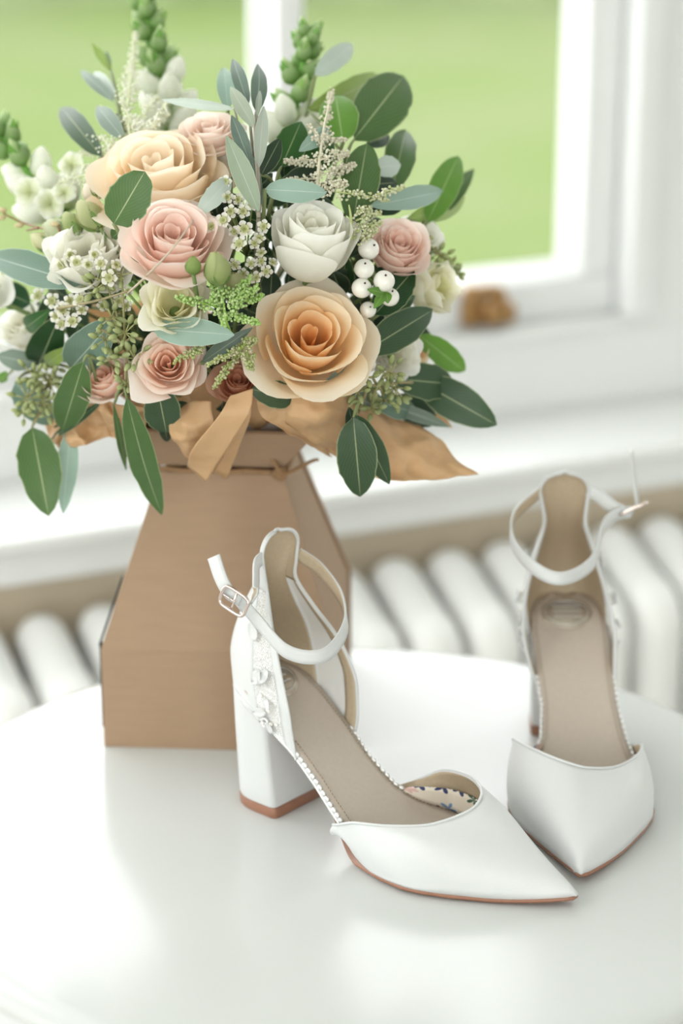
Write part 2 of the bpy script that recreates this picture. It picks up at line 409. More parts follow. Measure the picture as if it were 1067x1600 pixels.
# radiator of cast-iron columns under the sill
rad = thing('column_radiator', 'white cast-iron column radiator below the window board', 'radiator', WM @ V((0, .02, FZ)))
def radiator_section():
    mb = MB(); zt = -.128; zb = FZ + .10
    f, b = .066, -.018
    def P(s, z): return V((0, s, z))
    def arc(s, z, r, a0, a1, n=6): return [P(s + r * math.cos(lerp(a0, a1, k / n)), z + r * math.sin(lerp(a0, a1, k / n))) for k in range(n + 1)]
    loop = arc(f - .012, zt - .045, .025, 0, math.pi / 2) + arc(b + .014, zt - .012, .018, math.pi / 2, math.pi) + arc(b + .016, zb + .03, .02, math.pi, 1.5 * math.pi) + arc(f - .008, zb + .03, .02, 1.5 * math.pi, 2 * math.pi)
    nl = len(loop)
    mb.tube(loop, [.0215 + .005 * clamp((p.y - .0) / .1) for p in loop], 12, closed=True)
    for s in (.012, .034): mb.tube([P(s, zb), P(s, zt - .03)], .020, 10)
    mb.box((-.019, b + .01, zt - .055), (.019, f - .005, zt - .014), None, .01)
    mb.tube([V((-.03, .026, zt - .05)), V((.03, .026, zt - .05))], .032, 12)
    for hs_ in (.004, .05): mb.tube([V((-.03, hs_, zt - .055)), V((.03, hs_, zt - .055))], .024, 10)
    mb.tube([V((-.03, .026, zb + .03)), V((.03, .026, zb + .03))], .026, 12)
    return mb
sec = radiator_section(); off = rad.location
me = bpy.data.meshes.new('radiator_section')
R3 = WM.to_3x3()
me.from_pydata([tuple(R3 @ V((v.x, v.y - .02, v.z - FZ))) for v in sec.v], [], sec.f); me.materials.append(M['radiator'])
me.polygons.foreach_set('use_smooth', [True] * len(me.polygons))
for k in range(-13, 12):
    inst('section', me, rad, Matrix.Translation(WU * (.0565 * k + .0425)))
for a in (-.6, .55):
    for s in (-.006, .055):
        mb = MB(); mb.tube([WM @ V((a, s, FZ)), WM @ V((a, s, FZ + .12))], .014, 8); mb.build('foot', M['radiator'], rad)

# ------------------------------------------------------------------ table
TC = V((.0074, 1.3512, 0))
tb = thing('round_table', 'white lacquered round pedestal table carrying the shoes and the flowers', 'table', TC)
mb = MB()
mb.lathe([(0, TZ), (.15, TZ), (.262, TZ), (.276, TZ - .0004), (.2815, TZ - .0022), (.2835, TZ - .006), (.2822, TZ - .010), (.2850, TZ - .0125), (.2905, TZ - .014), (.2935, TZ - .018), (.292, TZ - .024), (.284, TZ - .028), (.20, TZ - .029), (0, TZ - .029)], 160, (TC.x, TC.y, 0))
mb.build('table_top', M['table'], tb)
mb = MB(); mb.lathe([(0, TZ - .03), (.09, TZ - .03), (.09, TZ - .045), (.035, TZ - .07), (.028, .45), (.04, .36), (.05, .28), (.03, .2), (.045, .16), (.05, .12), (.0, .11)], 40, (TC.x, TC.y, 0)); mb.build('pedestal', M['table'], tb)
for k in range(3):
    a = k * 2.0944 + .4; d = V((math.cos(a), math.sin(a), 0))
    mb = MB(); mb.tube([V((TC.x, TC.y, .17)) + d * .03, V((TC.x, TC.y, .15)) + d * .12, V((TC.x, TC.y, .06)) + d * .2, V((TC.x, TC.y, .018)) + d * .25], [.026, .022, .018, .018], 10); mb.build('foot', M['table'], tb)

# ------------------------------------------------------------------ shoes (local frame: x to the toe, y to the inner side, z up, origin at the heel breast on the table)
ZI = [(-.050, .0835), (-.035, .0825), (-.02, .0785), (-.008, .0725), (.006, .0640), (.022, .0532), (.04, .0400), (.055, .0292), (.066, .0225), (.08, .0160), (.095, .0115), (.112, .0090), (.14, .0080), (.21, .0085)]
def zi(x): return itps(ZI, x)
YL = [(-.0475, 0), (-.0455, .0085), (-.042, .0145), (-.035, .0205), (-.022, .0255), (-.005, .0272), (.02, .0272), (.04, .0290), (.06, .0330), (.08, .0390), (.10, .0432), (.118, .0440), (.13, .0408), (.145, .0340), (.17, .0195), (.19, .0060), (.203, -.0045), (.208, -.0090)]
YM = [(-.0475, 0), (-.0455, .0085), (-.042, .0145), (-.035, .0205), (-.022, .0255), (-.005, .0265), (.02, .0240), (.04, .0212), (.06, .0230), (.075, .0305), (.09, .0415), (.105, .0462), (.12, .0462), (.14, .0405), (.165, .0290), (.19, .0180), (.203, .0130), (.208, .0105)]
def yl(x): return -itp(YL, x)
def ym(x): return itp(YM, x)

def make_shoe(label, O, heading, m, strap, twist_loop, tail, buckle):
    """m=+1 inner side on +y, m=-1 mirrored"""
    h = math.radians(heading); fx = V((math.cos(h), math.sin(h), 0)); ly = V((-math.sin(h), math.cos(h), 0)) * m
    O = V((O[0], O[1], TZ))
    def L(p): return O + fx * p[0] + ly * p[1] + V((0, 0, p[2]))
    flip = m < 0
    t = thing('high_heel_shoe', label, 'shoe', O, 'pair of white satin high heels')
    def part(name, vs, fs, mt, parent=t, **kw):
        return mesh(name, [L(v) for v in vs], [f[::-1] for f in fs] if flip else fs, mt, parent, **kw)
    # --- block heel
    def outline(z, k=0.0):
        f = clamp(z / .075); hw = lerp(.0235, .0248, f) + k
        xb = lerp(.0, -.0065, clamp(z / .06)) + k; xk = lerp(-.0400, -.0466, f ** .8) - k
        pts = []
        c = .0035
        pts += [(xb, -hw + c), (xb - c * .3, -hw + c * .3), (xb - c, -hw)]
        xs = xb - .016; n = 16
        pts += [((xb - c + xs) / 2, -hw)]
        for i in range(n + 1):
            a = math.pi * i / n; ca, sa = math.cos(a), math.sin(a)
            pts.append((xs - (xs - xk) * abs(sa) ** lerp(.8, 1, f), -hw * (abs(ca) ** lerp(.8, 1, f)) * (1 if ca > 0 else -1)))
        pts += [((xb - c + xs) / 2, hw), (xb - c, hw), (xb - c * .3, hw - c * .3), (xb, hw - c), (xb, 0)]
        return pts
    def heel(z0, z1, name, mt, k=0, top=False, nz=6):
        vs = []; fs = []
        for j in range(nz + 1):
            z = lerp(z0, z1, j / nz)
            for (x, y) in outline(z, k):
                zz = z
                if top: zz = lerp(z0, zi(x) - .004, j / nz)
                vs.append((x, y, zz))
        n = len(outline(0)); 
        for j in range(nz):
            for i in range(n): fs.append((j * n + i, j * n + (i + 1) % n, (j + 1) * n + (i + 1) % n, (j + 1) * n + i)[::-1])
        fs.append(tuple(range(n))); fs.append(tuple(nz * n + i for i in range(n))[::-1])
        o = part(name, vs, fs, mt)
        me = o.data; me.shade_smooth() if hasattr(me, 'shade_smooth') else None
        sm = o.modifiers.new('edges', 'BEVEL'); sm.width = .0007; sm.segments = 2; sm.limit_method = 'ANGLE'; sm.angle_limit = math.radians(50)
        for p in me.polygons:
            if len(p.vertices) > 4: p.use_smooth = False
        return o
    heel(.0, .0068, 'heel_tip', M['sole'], k=.0004, nz=1)
    heel(.0068, .075, 'heel_block', M['satin'], top=True)
    # --- shank cover (satin wrapped waist)
    xs = [-.0472 + (.070 + .0472) * (i / 30) for i in range(31)]; vs = []
    for x in xs:
        a, b, z = yl(x), ym(x), zi(x)
        th = lerp(.009, .0075, clamp((x + .04) / .1))
        vs += [(x, a * .93, z - .0008), (x, a, z - .0012), (x, a * 1.0, z - th * .55), (x, a * .90, z - th), (x, b * .90, z - th), (x, b, z - th * .55), (x, b, z - .0012), (x, b * .93, z - .0008)]
    part('shank_cover', vs, grid_faces(31, 8, True), M['satin'])
    # --- leather outsole from the heel breast to the toe
    xs = [.0 + .066 * i / 12 for i in range(12)] + [.066 + (.2065 - .066) * i / 40 for i in range(41)]; vs = []
    for x in xs:
        f = clamp((x - .05) / .03)
        zt = lerp(zi(x) - .0072, .0042, f * f * (3 - 2 * f)) if x < .085 else .0042
        zt = max(zt, .0042) + .0035 * clamp((x - .16) / .05) ** 2
        w = lerp(.90, 1.0, f) ; e = .0006 * f
        a = yl(x) * w - e; b = ym(x) * w + e
        th = lerp(.0018, .0028, f) - .0010 * clamp((x - .17) / .04)
        vs += [(x, a, zt), (x, a, zt - th * .6), (x, a * .97, zt - th), (x, b * .97, zt - th), (x, b, zt - th * .6), (x, b, zt)]
    n = len(xs)
    fs = grid_faces(n, 6, True) + [((i + 1) * 6, i * 6, i * 6 + 5, (i + 1) * 6 + 5)[::-1] for i in range(n - 1)] + [tuple((n - 1) * 6 + k for k in range(6))]
    part('outsole', vs, fs, M['sole'])
    # --- insole sock
    xs = [-.0462 + (.135 + .0462) * i / 60 for i in range(61)]; vs = []; nv = 11
    for x in xs:
        a, b = yl(x) * .965, ym(x) * .965
        for j in range(nv):
            v = j / (nv - 1); e = abs(2 * v - 1)
            vs.append((x, lerp(a, b, v), zi(x) + .0008 + .0016 * e * e * clamp((.05 - x) / .05)))
    ins = part('insole', vs, grid_faces(61, nv, False), M['insole'], solid=(.0012, -1))
    mb = MB()                                       # stitch line
    for side in (0, 1):
        x = -.040
        while x < .118:
            w = .83 if x > -.02 else lerp(.70, .83, (x + .04) / .02)
            y0 = (yl if side == 0 else ym)(x) * w; y1 = (yl if side == 0 else ym)(x + .0011) * w
            mb.tube([L((x, y0, zi(x) + .0021 + .0006 * clamp((.05 - x) / .05))), L((x + .0011, y1, zi(x + .0011) + .0021 + .0006 * clamp((.05 - x) / .05)))], .00030, 4)
            x += .0019
    st = mb.build('stitching', M['stitch'], ins); st['kind'] = 'stuff'
    # scalloped silver edge
    for side in (0, 1):
        x = .022; mb = MB()
        f = yl if side == 0 else ym
        sg = -1 if side == 0 else 1
        while x < .10:
            p = L((x, f(x) * .985, zi(x) - .0004)); d = L((x + .002, f(x + .002), zi(x + .002))) - L((x, f(x), zi(x)))
            mb.ball(p, .0024, d, (.55, 1.0, .95), 2)
            x += .0040 * .85
        e = mb.build('scalloped_edge', M['silver'], t); e['kind'] = 'stuff'
    vs = []
    for side in (0, 1):
        f = yl if side == 0 else ym
        mb = MB(); mb.tube([L((x, f(x) * .995, zi(x) - .0028)) for x in [(.0 + .075 * i / 24) for i in range(25)]], .0011, 6); mb.build('edge_piping', M['silver'], t)
    # heel stamp
    mb = MB(); n = 40
    def oval(rx, ry, dz):
        return [(-.0215 + rx * math.cos(a), .001 + ry * math.sin(a), zi(-.0215 + rx * math.cos(a)) + .0014 + dz) for a in [2 * math.pi * k / n for k in range(n)]]
    ov = oval(.0125, .0165, .0012); base = oval(.0132, .0172, .0)
    vs = ov + base + [(-.0215, .001, zi(-.0215) + .0026)]
    fs = [(2 * n, k, (k + 1) % n) for k in range(n)] + [(k, n + k, n + (k + 1) % n, (k + 1) % n) for k in range(n)]
    stp = part('heel_stamp', vs, fs, M['stamp'], ins)
    mb = MB(); mb.tube([L(p) for p in oval(.0108, .0148, .0013)], .00035, 5, closed=True)
    for q in range(3):                              # embossed, unreadable script strokes
        mb.tube([L((-.026 + q * .0045 + .0012 * math.sin(k * 2.1 + q), lerp(-.009, .010, k / 24), zi(-.026 + q * .0045) + .0029)) for k in range(25)], .00035, 5)
    mb.build('embossing', M['silver'], ins)
    # --- vamp (toe box)
    TOP = [(.058, -.0345, .0205), (.066, -.0378, .0245), (.08, -.0402, .0312), (.10, -.0345, .0338), (.120, -.0195, .0355), (.1325, -.0010, .0405), (.1335, .0110, .0440), (.1245, .0240, .0452), (.105, .0360, .0425), (.082, .0420, .0362), (.066, .0400, .0262), (.054, .0350, .0185)]
    ne = 60
    EDGE = [(.056, yl(.056) - .001, .012)]
    for x in (.066, .08, .095, .11, .125, .14, .155, .17, .185, .197): EDGE.append((x, yl(x) - .0004, max(.0042, zi(x) - .008)))
    EDGE += [(.2045, .0062, .0072), (.2075, .0098, .0078), (.2052, .0128, .0075)]
    for x in (.197, .185, .17, .155, .14, .125, .11, .095, .08, .066): EDGE.append((x, ym(x) + .0004, max(.0042, zi(x) - .008)))
    EDGE.append((.052, ym(.052) + .001, .014))
    HC = [(.05, .062), (.08, .0555), (.10, .0500), (.12, .0455), (.134, .0425), (.15, .0360), (.17, .0272), (.19, .0190), (.20, .0150), (.2045, .0125), (.208, .0082)]
    def hgt(x, y):
        a, b = yl(x) - .0006, ym(x) + .0006; c = (a + b) / 2; hw = max(.0006, (b - a) / 2)
        q = clamp(abs(y - c) / hw, 0, .998)
        ze = max(.0042, zi(x) - .008) + .0035 * clamp((x - .16) / .05) ** 2
        return ze + (itps(HC, x) - ze) * (1 - q ** 2.3) ** .56
    nv = 121; nt_ = 22; vs = []
    for i in range(nv):
        v = i / (nv - 1); T = cr(TOP, v); E = cr(EDGE, v)
        toe = math.exp(-((v - .5) / .17) ** 2)
        dz = T.z - hgt(T.x, T.y)
        for j in range(nt_):
            s = j / (nt_ - 1); sp_ = math.sin(s * math.pi / 2)
            sp_ = lerp(sp_, s, toe * .6)
            x = lerp(T.x, E.x, sp_ if toe < .02 else lerp(sp_, s, .5)); y = lerp(T.y, E.y, sp_)
            ta, tb = yl(T.x) - .0006, ym(T.x) + .0006; qT = abs(T.y - (ta + tb) / 2) / ((tb - ta) / 2); we = min(clamp((min(v, 1 - v) - .06) / .14), clamp((.96 - qT) / .16)); we = we * we * (3 - 2 * we)
            z = lerp(lerp(T.z, E.z, s), hgt(x, y) + dz * (1 - s) ** 2, we)
            if j == nt_ - 1: z = E.z
            side = -1 if v < .5 else 1
            y += side * (1 - toe) * .0022 * math.sin(math.pi * s)
            vs.append(V((x, y, z)))
    for _ in range(14):                              # relax the sheet between its seams
        new = list(vs)
        for i in range(1, nv - 1):
            for j in range(1, nt_ - 1):
                k = i * nt_ + j
                new[k] = vs[k] * .5 + (vs[k - 1] + vs[k + 1] + vs[k - nt_] + vs[k + nt_]) * .125
        vs = new
    part('vamp', vs, grid_faces(nv, nt_, True), None, mats=[M['satin'], M['lining']], solid=(.0016, -1, 1, 0))
    mb = MB(); mb.tube([L(cr(TOP, i / 80)) for i in range(81)], .0009, 6); mb.build('topline_piping', M['satin'], t)
    # printed floral strip low inside the inner wall of the toe box
    vs = []; n = 24
    for i in range(n):
        x = lerp(.066, .128, i / (n - 1)); b = ym(x)
        hgt = .0145 * math.sin(math.pi * clamp(i / (n - 1) * .9 + .01)) ** .6
        for j in range(5):
            s = j / 4
            vs.append((x, b * .955 - .0022 + .0008 * s, zi(x) + .0012 + hgt * s))
    part('floral_lining', vs, grid_faces(n, 5, False), M['floral'], uv=[(lerp(.066, .128, (k // 5) / (n - 1)), (k % 5) / 4 * .016) for k in range(n * 5)], solid=(.0005, 0))
    # --- quarter: counter, net panels, bindings
    LAT = [(.0225, -.0272, .0535), (.0205, -.0282, .0640), (.0150, -.0275, .083), (.0040, -.0225, .105), (-.0080, -.0155, .126), (-.0170, -.0098, .1450), (-.0190, -.0100, .1560), (-.0195, -.0112, .1670)]
    MED = [(.0245, .0250, .0560), (.0235, .0310, .0690), (.0160, .0330, .087), (.0060, .0305, .107), (-.0080, .0238, .127), (-.0180, .0180, .1450), (-.0190, .0192, .1560), (-.0195, .0215, .1670)]
    BCK = [(-.0475, .0, .0800), (-.0500, .0, .0920), (-.0505, .0005, .1030), (-.0470, .001, .1180), (-.0405, .002, .1340), (-.0335, .0038, .1480), (-.0300, .0045, .1570), (-.0270, .005, .1680)]
    nl = 34; ns = 73; G = []
    for i in range(nl):
        tt = i / (nl - 1)
        a = cr(LAT, tt); b = cr(MED, tt); k = cr(BCK, tt)
        row = []
        for j in range(ns):
            s = 2 * j / (ns - 1) - 1                  # -1 outer edge .. 0 back .. +1 inner edge
            q = a if s < 0 else b
            e = abs(s)
            ph = e * math.pi / 2
            if tt == 0:
                pass
            # rounded U: superellipse between edge and back
            px = lerp(k.x, q.x, (1 - math.cos(ph)) ** 1.0)
            py = lerp(k.y, q.y, math.sin(ph) ** .75)
            pz = lerp(k.z, q.z, e ** 1.8)
            if tt < .25:                              # hug the seat outline at the bottom
                w = 1 - tt / .25
                x0 = lerp(-.0474, q.x, (e ** 1.5)); y0 = (yl(x0) if s < 0 else ym(x0)) * 1.0
                if e < 1e-6: y0 = 0
                px = lerp(px, x0 - .0006 * (1 - e), w); py = lerp(py, y0 * 1.03, w); pz = lerp(pz, zi(x0) - lerp(.0062, .003, e ** 3), w)
            row.append(V((px, py, pz)))
        G.append(row)
    # rounded tab top
    a, b, k = G[-1][0], G[-1][-1], G[-1][ns // 2]
    base = G[-1]
    for q in range(1, 11):
        f = q / 10; row = []
        for j in range(ns):
            s = 2 * j / (ns - 1) - 1
            p0 = base[j]; cy = .0048
            w = math.cos(f * 1.5) ** .7
            row.append(V((lerp(-.0235, p0.x, w) + .002 * f, lerp(cy, p0.y, w), p0.z + .0120 * math.sin(f * math.pi / 2))))
        G.append(row)
    NL = len(G)
    SEAM = 11; BIND = 3                              # columns: binding 0..BIND, net BIND..SEAM, counter SEAM..
    def sub(i0, i1, j0, j1, name, mats, solid, parent=t):
        vs = [G[i][j] for i in range(i0, i1 + 1) for j in range(j0, j1 + 1)]
        fs = grid_faces(i1 - i0 + 1, j1 - j0 + 1, False)
        return part(name, vs, fs, None, mats=mats, solid=solid, parent=parent)
    both = [M['satin'], M['lining']]
    TH_ = (.0015, -1, 1, 0)
    top_net = 23
    sub(0, NL - 1, SEAM, ns - 1 - SEAM, 'heel_counter', both, TH_)
    sub(top_net, NL - 1, 0, SEAM, 'heel_tab', both, TH_); sub(top_net, NL - 1, ns - 1 - SEAM, ns - 1, 'heel_tab', both, TH_)
    sub(0, top_net, 0, BIND, 'quarter_binding', both, TH_); sub(0, top_net, ns - 1 - BIND, ns - 1, 'quarter_binding', both, TH_)
    sub(0, top_net, BIND, SEAM, 'net_panel', [M['mesh_net']], None); sub(0, top_net, ns - 1 - SEAM, ns - 1 - BIND, 'net_panel', [M['organza']], None)
    rim = [G[i][0] for i in range(NL)] + [G[-1][j] for j in range(1, ns - 1)] + [G[i][ns - 1] for i in range(NL - 1, -1, -1)]
    mb = MB(); mb.tube([L(p) for p in rim], .0010, 6); mb.build('collar_piping', M['satin'], t)
    for j in (SEAM, ns - 1 - SEAM):
        mb = MB(); mb.tube([L(G[i][j]) for i in range(0, top_net + 1)], .0005, 5); mb.build('seam_cord', M['satin'], t)
    # applique on the net: little satin petals, sequins and pearls
    rr = random.Random(3)
    for sd in (0, 1):
        def GP(i, j, off=.0012):
            j = j if sd == 0 else ns - 1 - j
            p = G[int(i)][int(j)]; q = G[min(int(i) + 1, NL - 1)][int(j)]; r_ = G[int(i)][int(j) + (1 if sd == 0 else -1)]
            n = (q - p).cross(r_ - p); n.normalize()
            if n.dot(V((0, -1 if sd == 0 else 1, 0))) < 0: n = -n
            return p + n * off, (q - p).normalized(), n
        for (i, j, ang, ln) in [(16, 9, .3, .011), (12, 5, 2.4, .010), (10, 9, -.9, .012), (6, 8, 1.6, .009), (4, 6, .2, .008), (8, 6, -2.2, .008)]:
            p, d, n = GP(i, j); s_ = n.cross(d)
            ax = d * math.cos(ang) + s_ * math.sin(ang); sx = n.cross(ax); vs = []
            for a_ in range(6):
                for b_ in range(5):
                    u = a_ / 5; v = b_ / 2 - 1
                    vs.append(p + ax * (ln * (u - .3)) + sx * (ln * .34 * v * math.sin(math.pi * clamp(u * .9 + .06)) ** .7) + n * (.0008 + .0022 * u * u + .001 * v * v))
            part('applique_petal', vs, grid_faces(6, 5), M['satin_strap'], solid=(.0003, 0))
        for q in range(12):
            i = 3 + q * .9; j = 7.5 + 2.5 * math.sin(q * 1.1) + rr.uniform(-.7, .7)
            p, d, n = GP(i, clamp(j, 4, 10), .0016)
            mb = MB(); mb.ball(L(p), .0011 + .0004 * rr.random(), sub=2); mb.build('pearl', M['pearl'], t)
        p, d, n = GP(4, 8, .0018)
        mb = MB(); mb.tube([L(p + (d * math.cos(a) + n.cross(d) * math.sin(a)) * .0027) for a in [2 * math.pi * k / 18 for k in range(18)]], .0009, 6, closed=True); mb.build('sequin', M['silver'], t)
    # --- ankle strap
    def ribbon(pts, width, name, n=70, parent=t, up=None, taper=None, mats=None):
        vs = []; P = [cr(pts, i / (n - 1)) for i in range(n)]
        for i in range(n):
            tg = (P[min(i + 1, n - 1)] - P[max(i - 1, 0)]).normalized()
            u = V(up(i / (n - 1))) if up else V((0, 0, 1))
            u = (u - tg * u.dot(tg)).normalized()
            w = width * (taper(i / (n - 1)) if taper else 1)
            vs += [P[i] - u * w / 2, P[i] - u * w / 6, P[i] + u * w / 6, P[i] + u * w / 2]
        o = part(name, vs, grid_faces(n, 4, True), None, mats=mats or both, solid=(.0014, 0, 1, 0), parent=parent)
        return o
    st = ribbon(strap, .0085, 'ankle_strap', 90, up=lambda f: (.25 * math.cos(f * 6), 0, 1))
    ribbon(twist_loop, .0085, 'strap_loop', 40, up=lambda f: (0.0, -.5 * math.sin(f * 3), 1) if f < .7 else (.7, -.3, .6))
    ribbon(tail, .0085, 'strap_tail', 30, up=lambda f: (.9, .25, .15), mats=[M['satin_strap'], M['satin_strap']])
    c, ax, ay = [V(q) for q in buckle]
    ax.normalize(); ay = (ay - ax * ay.dot(ax)).normalized(); hx, hy = .0096, .0066; pts = []
    for k in range(28):
        a = 2 * math.pi * k / 28
        pts.append(c + ax * hx * math.copysign(abs(math.cos(a)) ** .45, math.cos(a)) + ay * hy * math.copysign(abs(math.sin(a)) ** .45, math.sin(a)))
    mb = MB(); mb.tube([L(p) for p in pts], .0011, 8, closed=True); bk = mb.build('buckle', M['rose_metal'], t)
    mb = MB(); mb.tube([L(c - ay * hy), L(c + ay * hy)], .0008, 6); mb.tube([L(c + ax * .001), L(c - ax * hx)], .0007, 6); mb.build('prong', M['rose_metal'], bk)
    return t

# floral print: blue and blush blossoms on cream
m, nt, bs, out = new_mat('blue_floral_print'); M['floral'] = m
a = nt.nodes.new('ShaderNodeAttribute'); a.attribute_name = 'luv'
vo = nt.nodes.new('ShaderNodeTexVoronoi'); vo.inputs['Scale'].default_value = 85; nt.links.new(a.outputs['Vector'], vo.inputs['Vector'])
sub_ = nt.nodes.new('ShaderNodeVectorMath'); sub_.operation = 'SUBTRACT'; nt.links.new(a.outputs['Vector'], sub_.inputs[0]); nt.links.new(vo.outputs['Position'], sub_.inputs[1])
sp = nt.nodes.new('ShaderNodeSeparateXYZ'); nt.links.new(sub_.outputs[0], sp.inputs[0])
an = nt.nodes.new('ShaderNodeMath'); an.operation = 'ARCTAN2'; nt.links.new(sp.outputs[1], an.inputs[0]); nt.links.new(sp.outputs[0], an.inputs[1])
m5 = nt.nodes.new('ShaderNodeMath'); m5.operation = 'MULTIPLY'; m5.inputs[1].default_value = 5; nt.links.new(an.outputs[0], m5.inputs[0])
cs = nt.nodes.new('ShaderNodeMath'); cs.operation = 'COSINE'; nt.links.new(m5.outputs[0], cs.inputs[0])
ma = nt.nodes.new('ShaderNodeMath'); ma.operation = 'MULTIPLY_ADD'; ma.inputs[1].default_value = .13; ma.inputs[2].default_value = .40; nt.links.new(cs.outputs[0], ma.inputs[0])
lt = nt.nodes.new('ShaderNodeMath'); lt.operation = 'LESS_THAN'; nt.links.new(vo.outputs['Distance'], lt.inputs[0]); nt.links.new(ma.outputs[0], lt.inputs[1])
rp = nt.nodes.new('ShaderNodeValToRGB'); rp.color_ramp.interpolation = 'CONSTANT'
rp.color_ramp.elements[0].color = srgb(34, 42, 92) + (1,); e = rp.color_ramp.elements.new(.4); e.color = srgb(120, 150, 190) + (1,); e = rp.color_ramp.elements.new(.7); e.color = srgb(214, 176, 168) + (1,)
rp.color_ramp.elements[-1].color = srgb(62, 92, 70) + (1,); rp.color_ramp.elements[-1].position = .88
sc_ = nt.nodes.new('ShaderNodeSeparateColor'); nt.links.new(vo.outputs['Color'], sc_.inputs[0]); nt.links.new(sc_.outputs[0], rp.inputs[0])
mx = nt.nodes.new('ShaderNodeMix'); mx.data_type = 'RGBA'; mx.inputs[6].default_value = srgb(226, 216, 200) + (1,)
nt.links.new(lt.outputs[0], mx.inputs[0]); nt.links.new(rp.outputs[0], mx.inputs[7]); nt.links.new(mx.outputs[2], bs.inputs['Base Color'])

make_shoe('white satin high heel lying side-on beside the cardboard box, its floral lining showing',
          (-.02624, 1.37282), -41, 1,
          strap=[(-.0205, .0215, .1600), (-.008, .0300, .1490), (.0114, .0268, .1360), (.0280, .0110, .1260), (.0350, -.0160, .1190), (.0200, -.0320, .1220), (-.0020, -.0345, .1370), (-.0150, -.0370, .1480)],
          twist_loop=[(-.0200, -.0110, .1660), (-.0170, -.0190, .1650), (-.0130, -.0240, .1580), (-.0080, -.0300, .1520), (-.0050, -.0345, .1500)],
          tail=[(-.0130, -.0375, .1480), (-.0200, -.0400, .1520), (-.0270, -.0400, .1600), (-.0350, -.0375, .1710)],
          buckle=[(-.0140, -.0425, .1490), (.93, .12, -.33), (-.2, -.15, -.95)])
make_shoe('white satin high heel standing toe-forward at the right edge of the table',
          (.1513, 1.4778), -90, -1,
          strap=[(-.0215, .0200, .1670), (-.0030, .0385, .1560), (.0190, .0405, .1450), (.0390, .0270, .1350), (.0430, .0100, .1305), (.0240, -.0100, .1340), (.0000, -.0185, .1480), (-.0090, -.0270, .1540), (-.0140, -.0390, .1550)],
          twist_loop=[(-.0200, -.0105, .1680), (-.0180, -.0180, .1640), (-.0150, -.0265, .1580), (-.0140, -.0340, .1550), (-.0140, -.0400, .1560)],
          tail=[(-.0140, -.0340, .1560), (-.0140, -.0420, .1590), (-.0140, -.0405, .1720), (-.0140, -.0370, .1970)],
          buckle=[(-.0130, -.0400, .1575), (.15, -.85, .5), (.9, .2, .3)])

# ------------------------------------------------------------------ tapered cardboard bouquet box
BA = math.radians(-3.9); bxv = V((math.cos(BA), math.sin(BA), 0)); byv = V((-math.sin(BA), math.cos(BA), 0))
BC = V((-.0755, 1.5340, TZ))
def BL(p): return BC + bxv * p[0] + byv * p[1] + V((0, 0, p[2]))
ZW, ZS, HB, HWST, ZT, HT = .1815, .0705, .078, .0415, .216, .064
box = thing('cardboard_box', 'tapered brown cardboard bouquet box standing on the white table', 'box', BC)
def slab(quad, th, name, parent, mt, inward):
    """a cardboard sheet: four corners plus thickness"""
    q = [V(p) for p in quad]; n = (q[1] - q[0]).cross(q[3] - q[0]).normalized()
    if n.dot(V(inward)) < 0: n = -n
    vs = q + [p + n * th for p in q]
    fs = [(0, 1, 2, 3), (7, 6, 5, 4), (0, 4, 5, 1), (1, 5, 6, 2), (2, 6, 7, 3), (3, 7, 4, 0)]
    mb = MB(); bm = bmesh.new(); bv = [bm.verts.new(v) for v in vs]
    for f in fs: bm.faces.new([bv[i] for i in f])
    bmesh.ops.recalc_face_normals(bm, faces=bm.faces[:])
    bmesh.ops.bevel(bm, geom=bm.edges[:], offset=.0003, segments=1, profile=.5, affect='EDGES'); bm.verts.index_update()
    mb.add([BL(v.co) for v in bm.verts], [[v.index for v in f.verts] for f in bm.faces]); bm.free()
    return mb.build(name, mt, parent, False)
def rot(p, k):
    for _ in range(k): p = (-p[1], p[0], p[2])
    return p
for k, nm in enumerate(('front_panel', 'right_panel', 'back_panel', 'left_panel')):
    inw = rot((0, 1, 0), k); g = .0008 if k in (0, 2) else .0045          # side sheets sit behind the front edge
    e = 0 if k in (0, 2) else .003
    low = [(-HB + g, -HB + e, 0), (HB - g, -HB + e, 0), (HB - g, -HB + e, ZS), (-HB + g, -HB + e, ZS)]
    hi = [(-HB + g, -HB + e, ZS - .0004), (HB - g, -HB + e, ZS - .0004), (HWST - g, -HWST + e, ZW), (-HWST + g, -HWST + e, ZW)]
    fl = [(-HWST + g, -HWST + e, ZW + .0045), (HWST - g, -HWST + e, ZW + .0045), (HT - g, -HT + e, ZT), (-HT + g, -HT + e, ZT)]
    pn = slab([rot(p, k) for p in low], .0028, nm, box, M['cardboard'], inw)
    slab([rot(p, k) for p in hi], .0028, 'tapered_side', box, M['cardboard'], inw)
    slab([rot(p, k) for p in fl], .0028, 'collar_flap', box, M['cardboard'], inw)
slab([(-.073, -.073, .0005), (.073, -.073, .0005), (.073, .073, .0005), (-.073, .073, .0005)], .0025, 'base_panel', box, M['cardboard'], (0, 0, 1))
slab([(-HB + .0004, -HB + .0045, .012), (-HB + .0004, -HB + .0045, ZS), (-HB + .0004, -HB + .012, ZS), (-HB + .0004, -HB + .012, .012)], -.0012, 'closing_strip', box, M['card_dark'], (1, 0, 0))  # near-black strips along the left edge of the box
fq = (ZS + .042 - ZS) / (ZW - ZS); hx = lerp(HB, HWST, fq)
slab([(-HB - .0004, -HB + .0045, ZS), (-hx - .0004, -hx + .0045, ZS + .042), (-hx - .0004, -hx + .011, ZS + .042), (-HB - .0004, -HB + .011, ZS)], -.0012, 'closing_strip', box, M['card_dark'], (1, 0, 0))
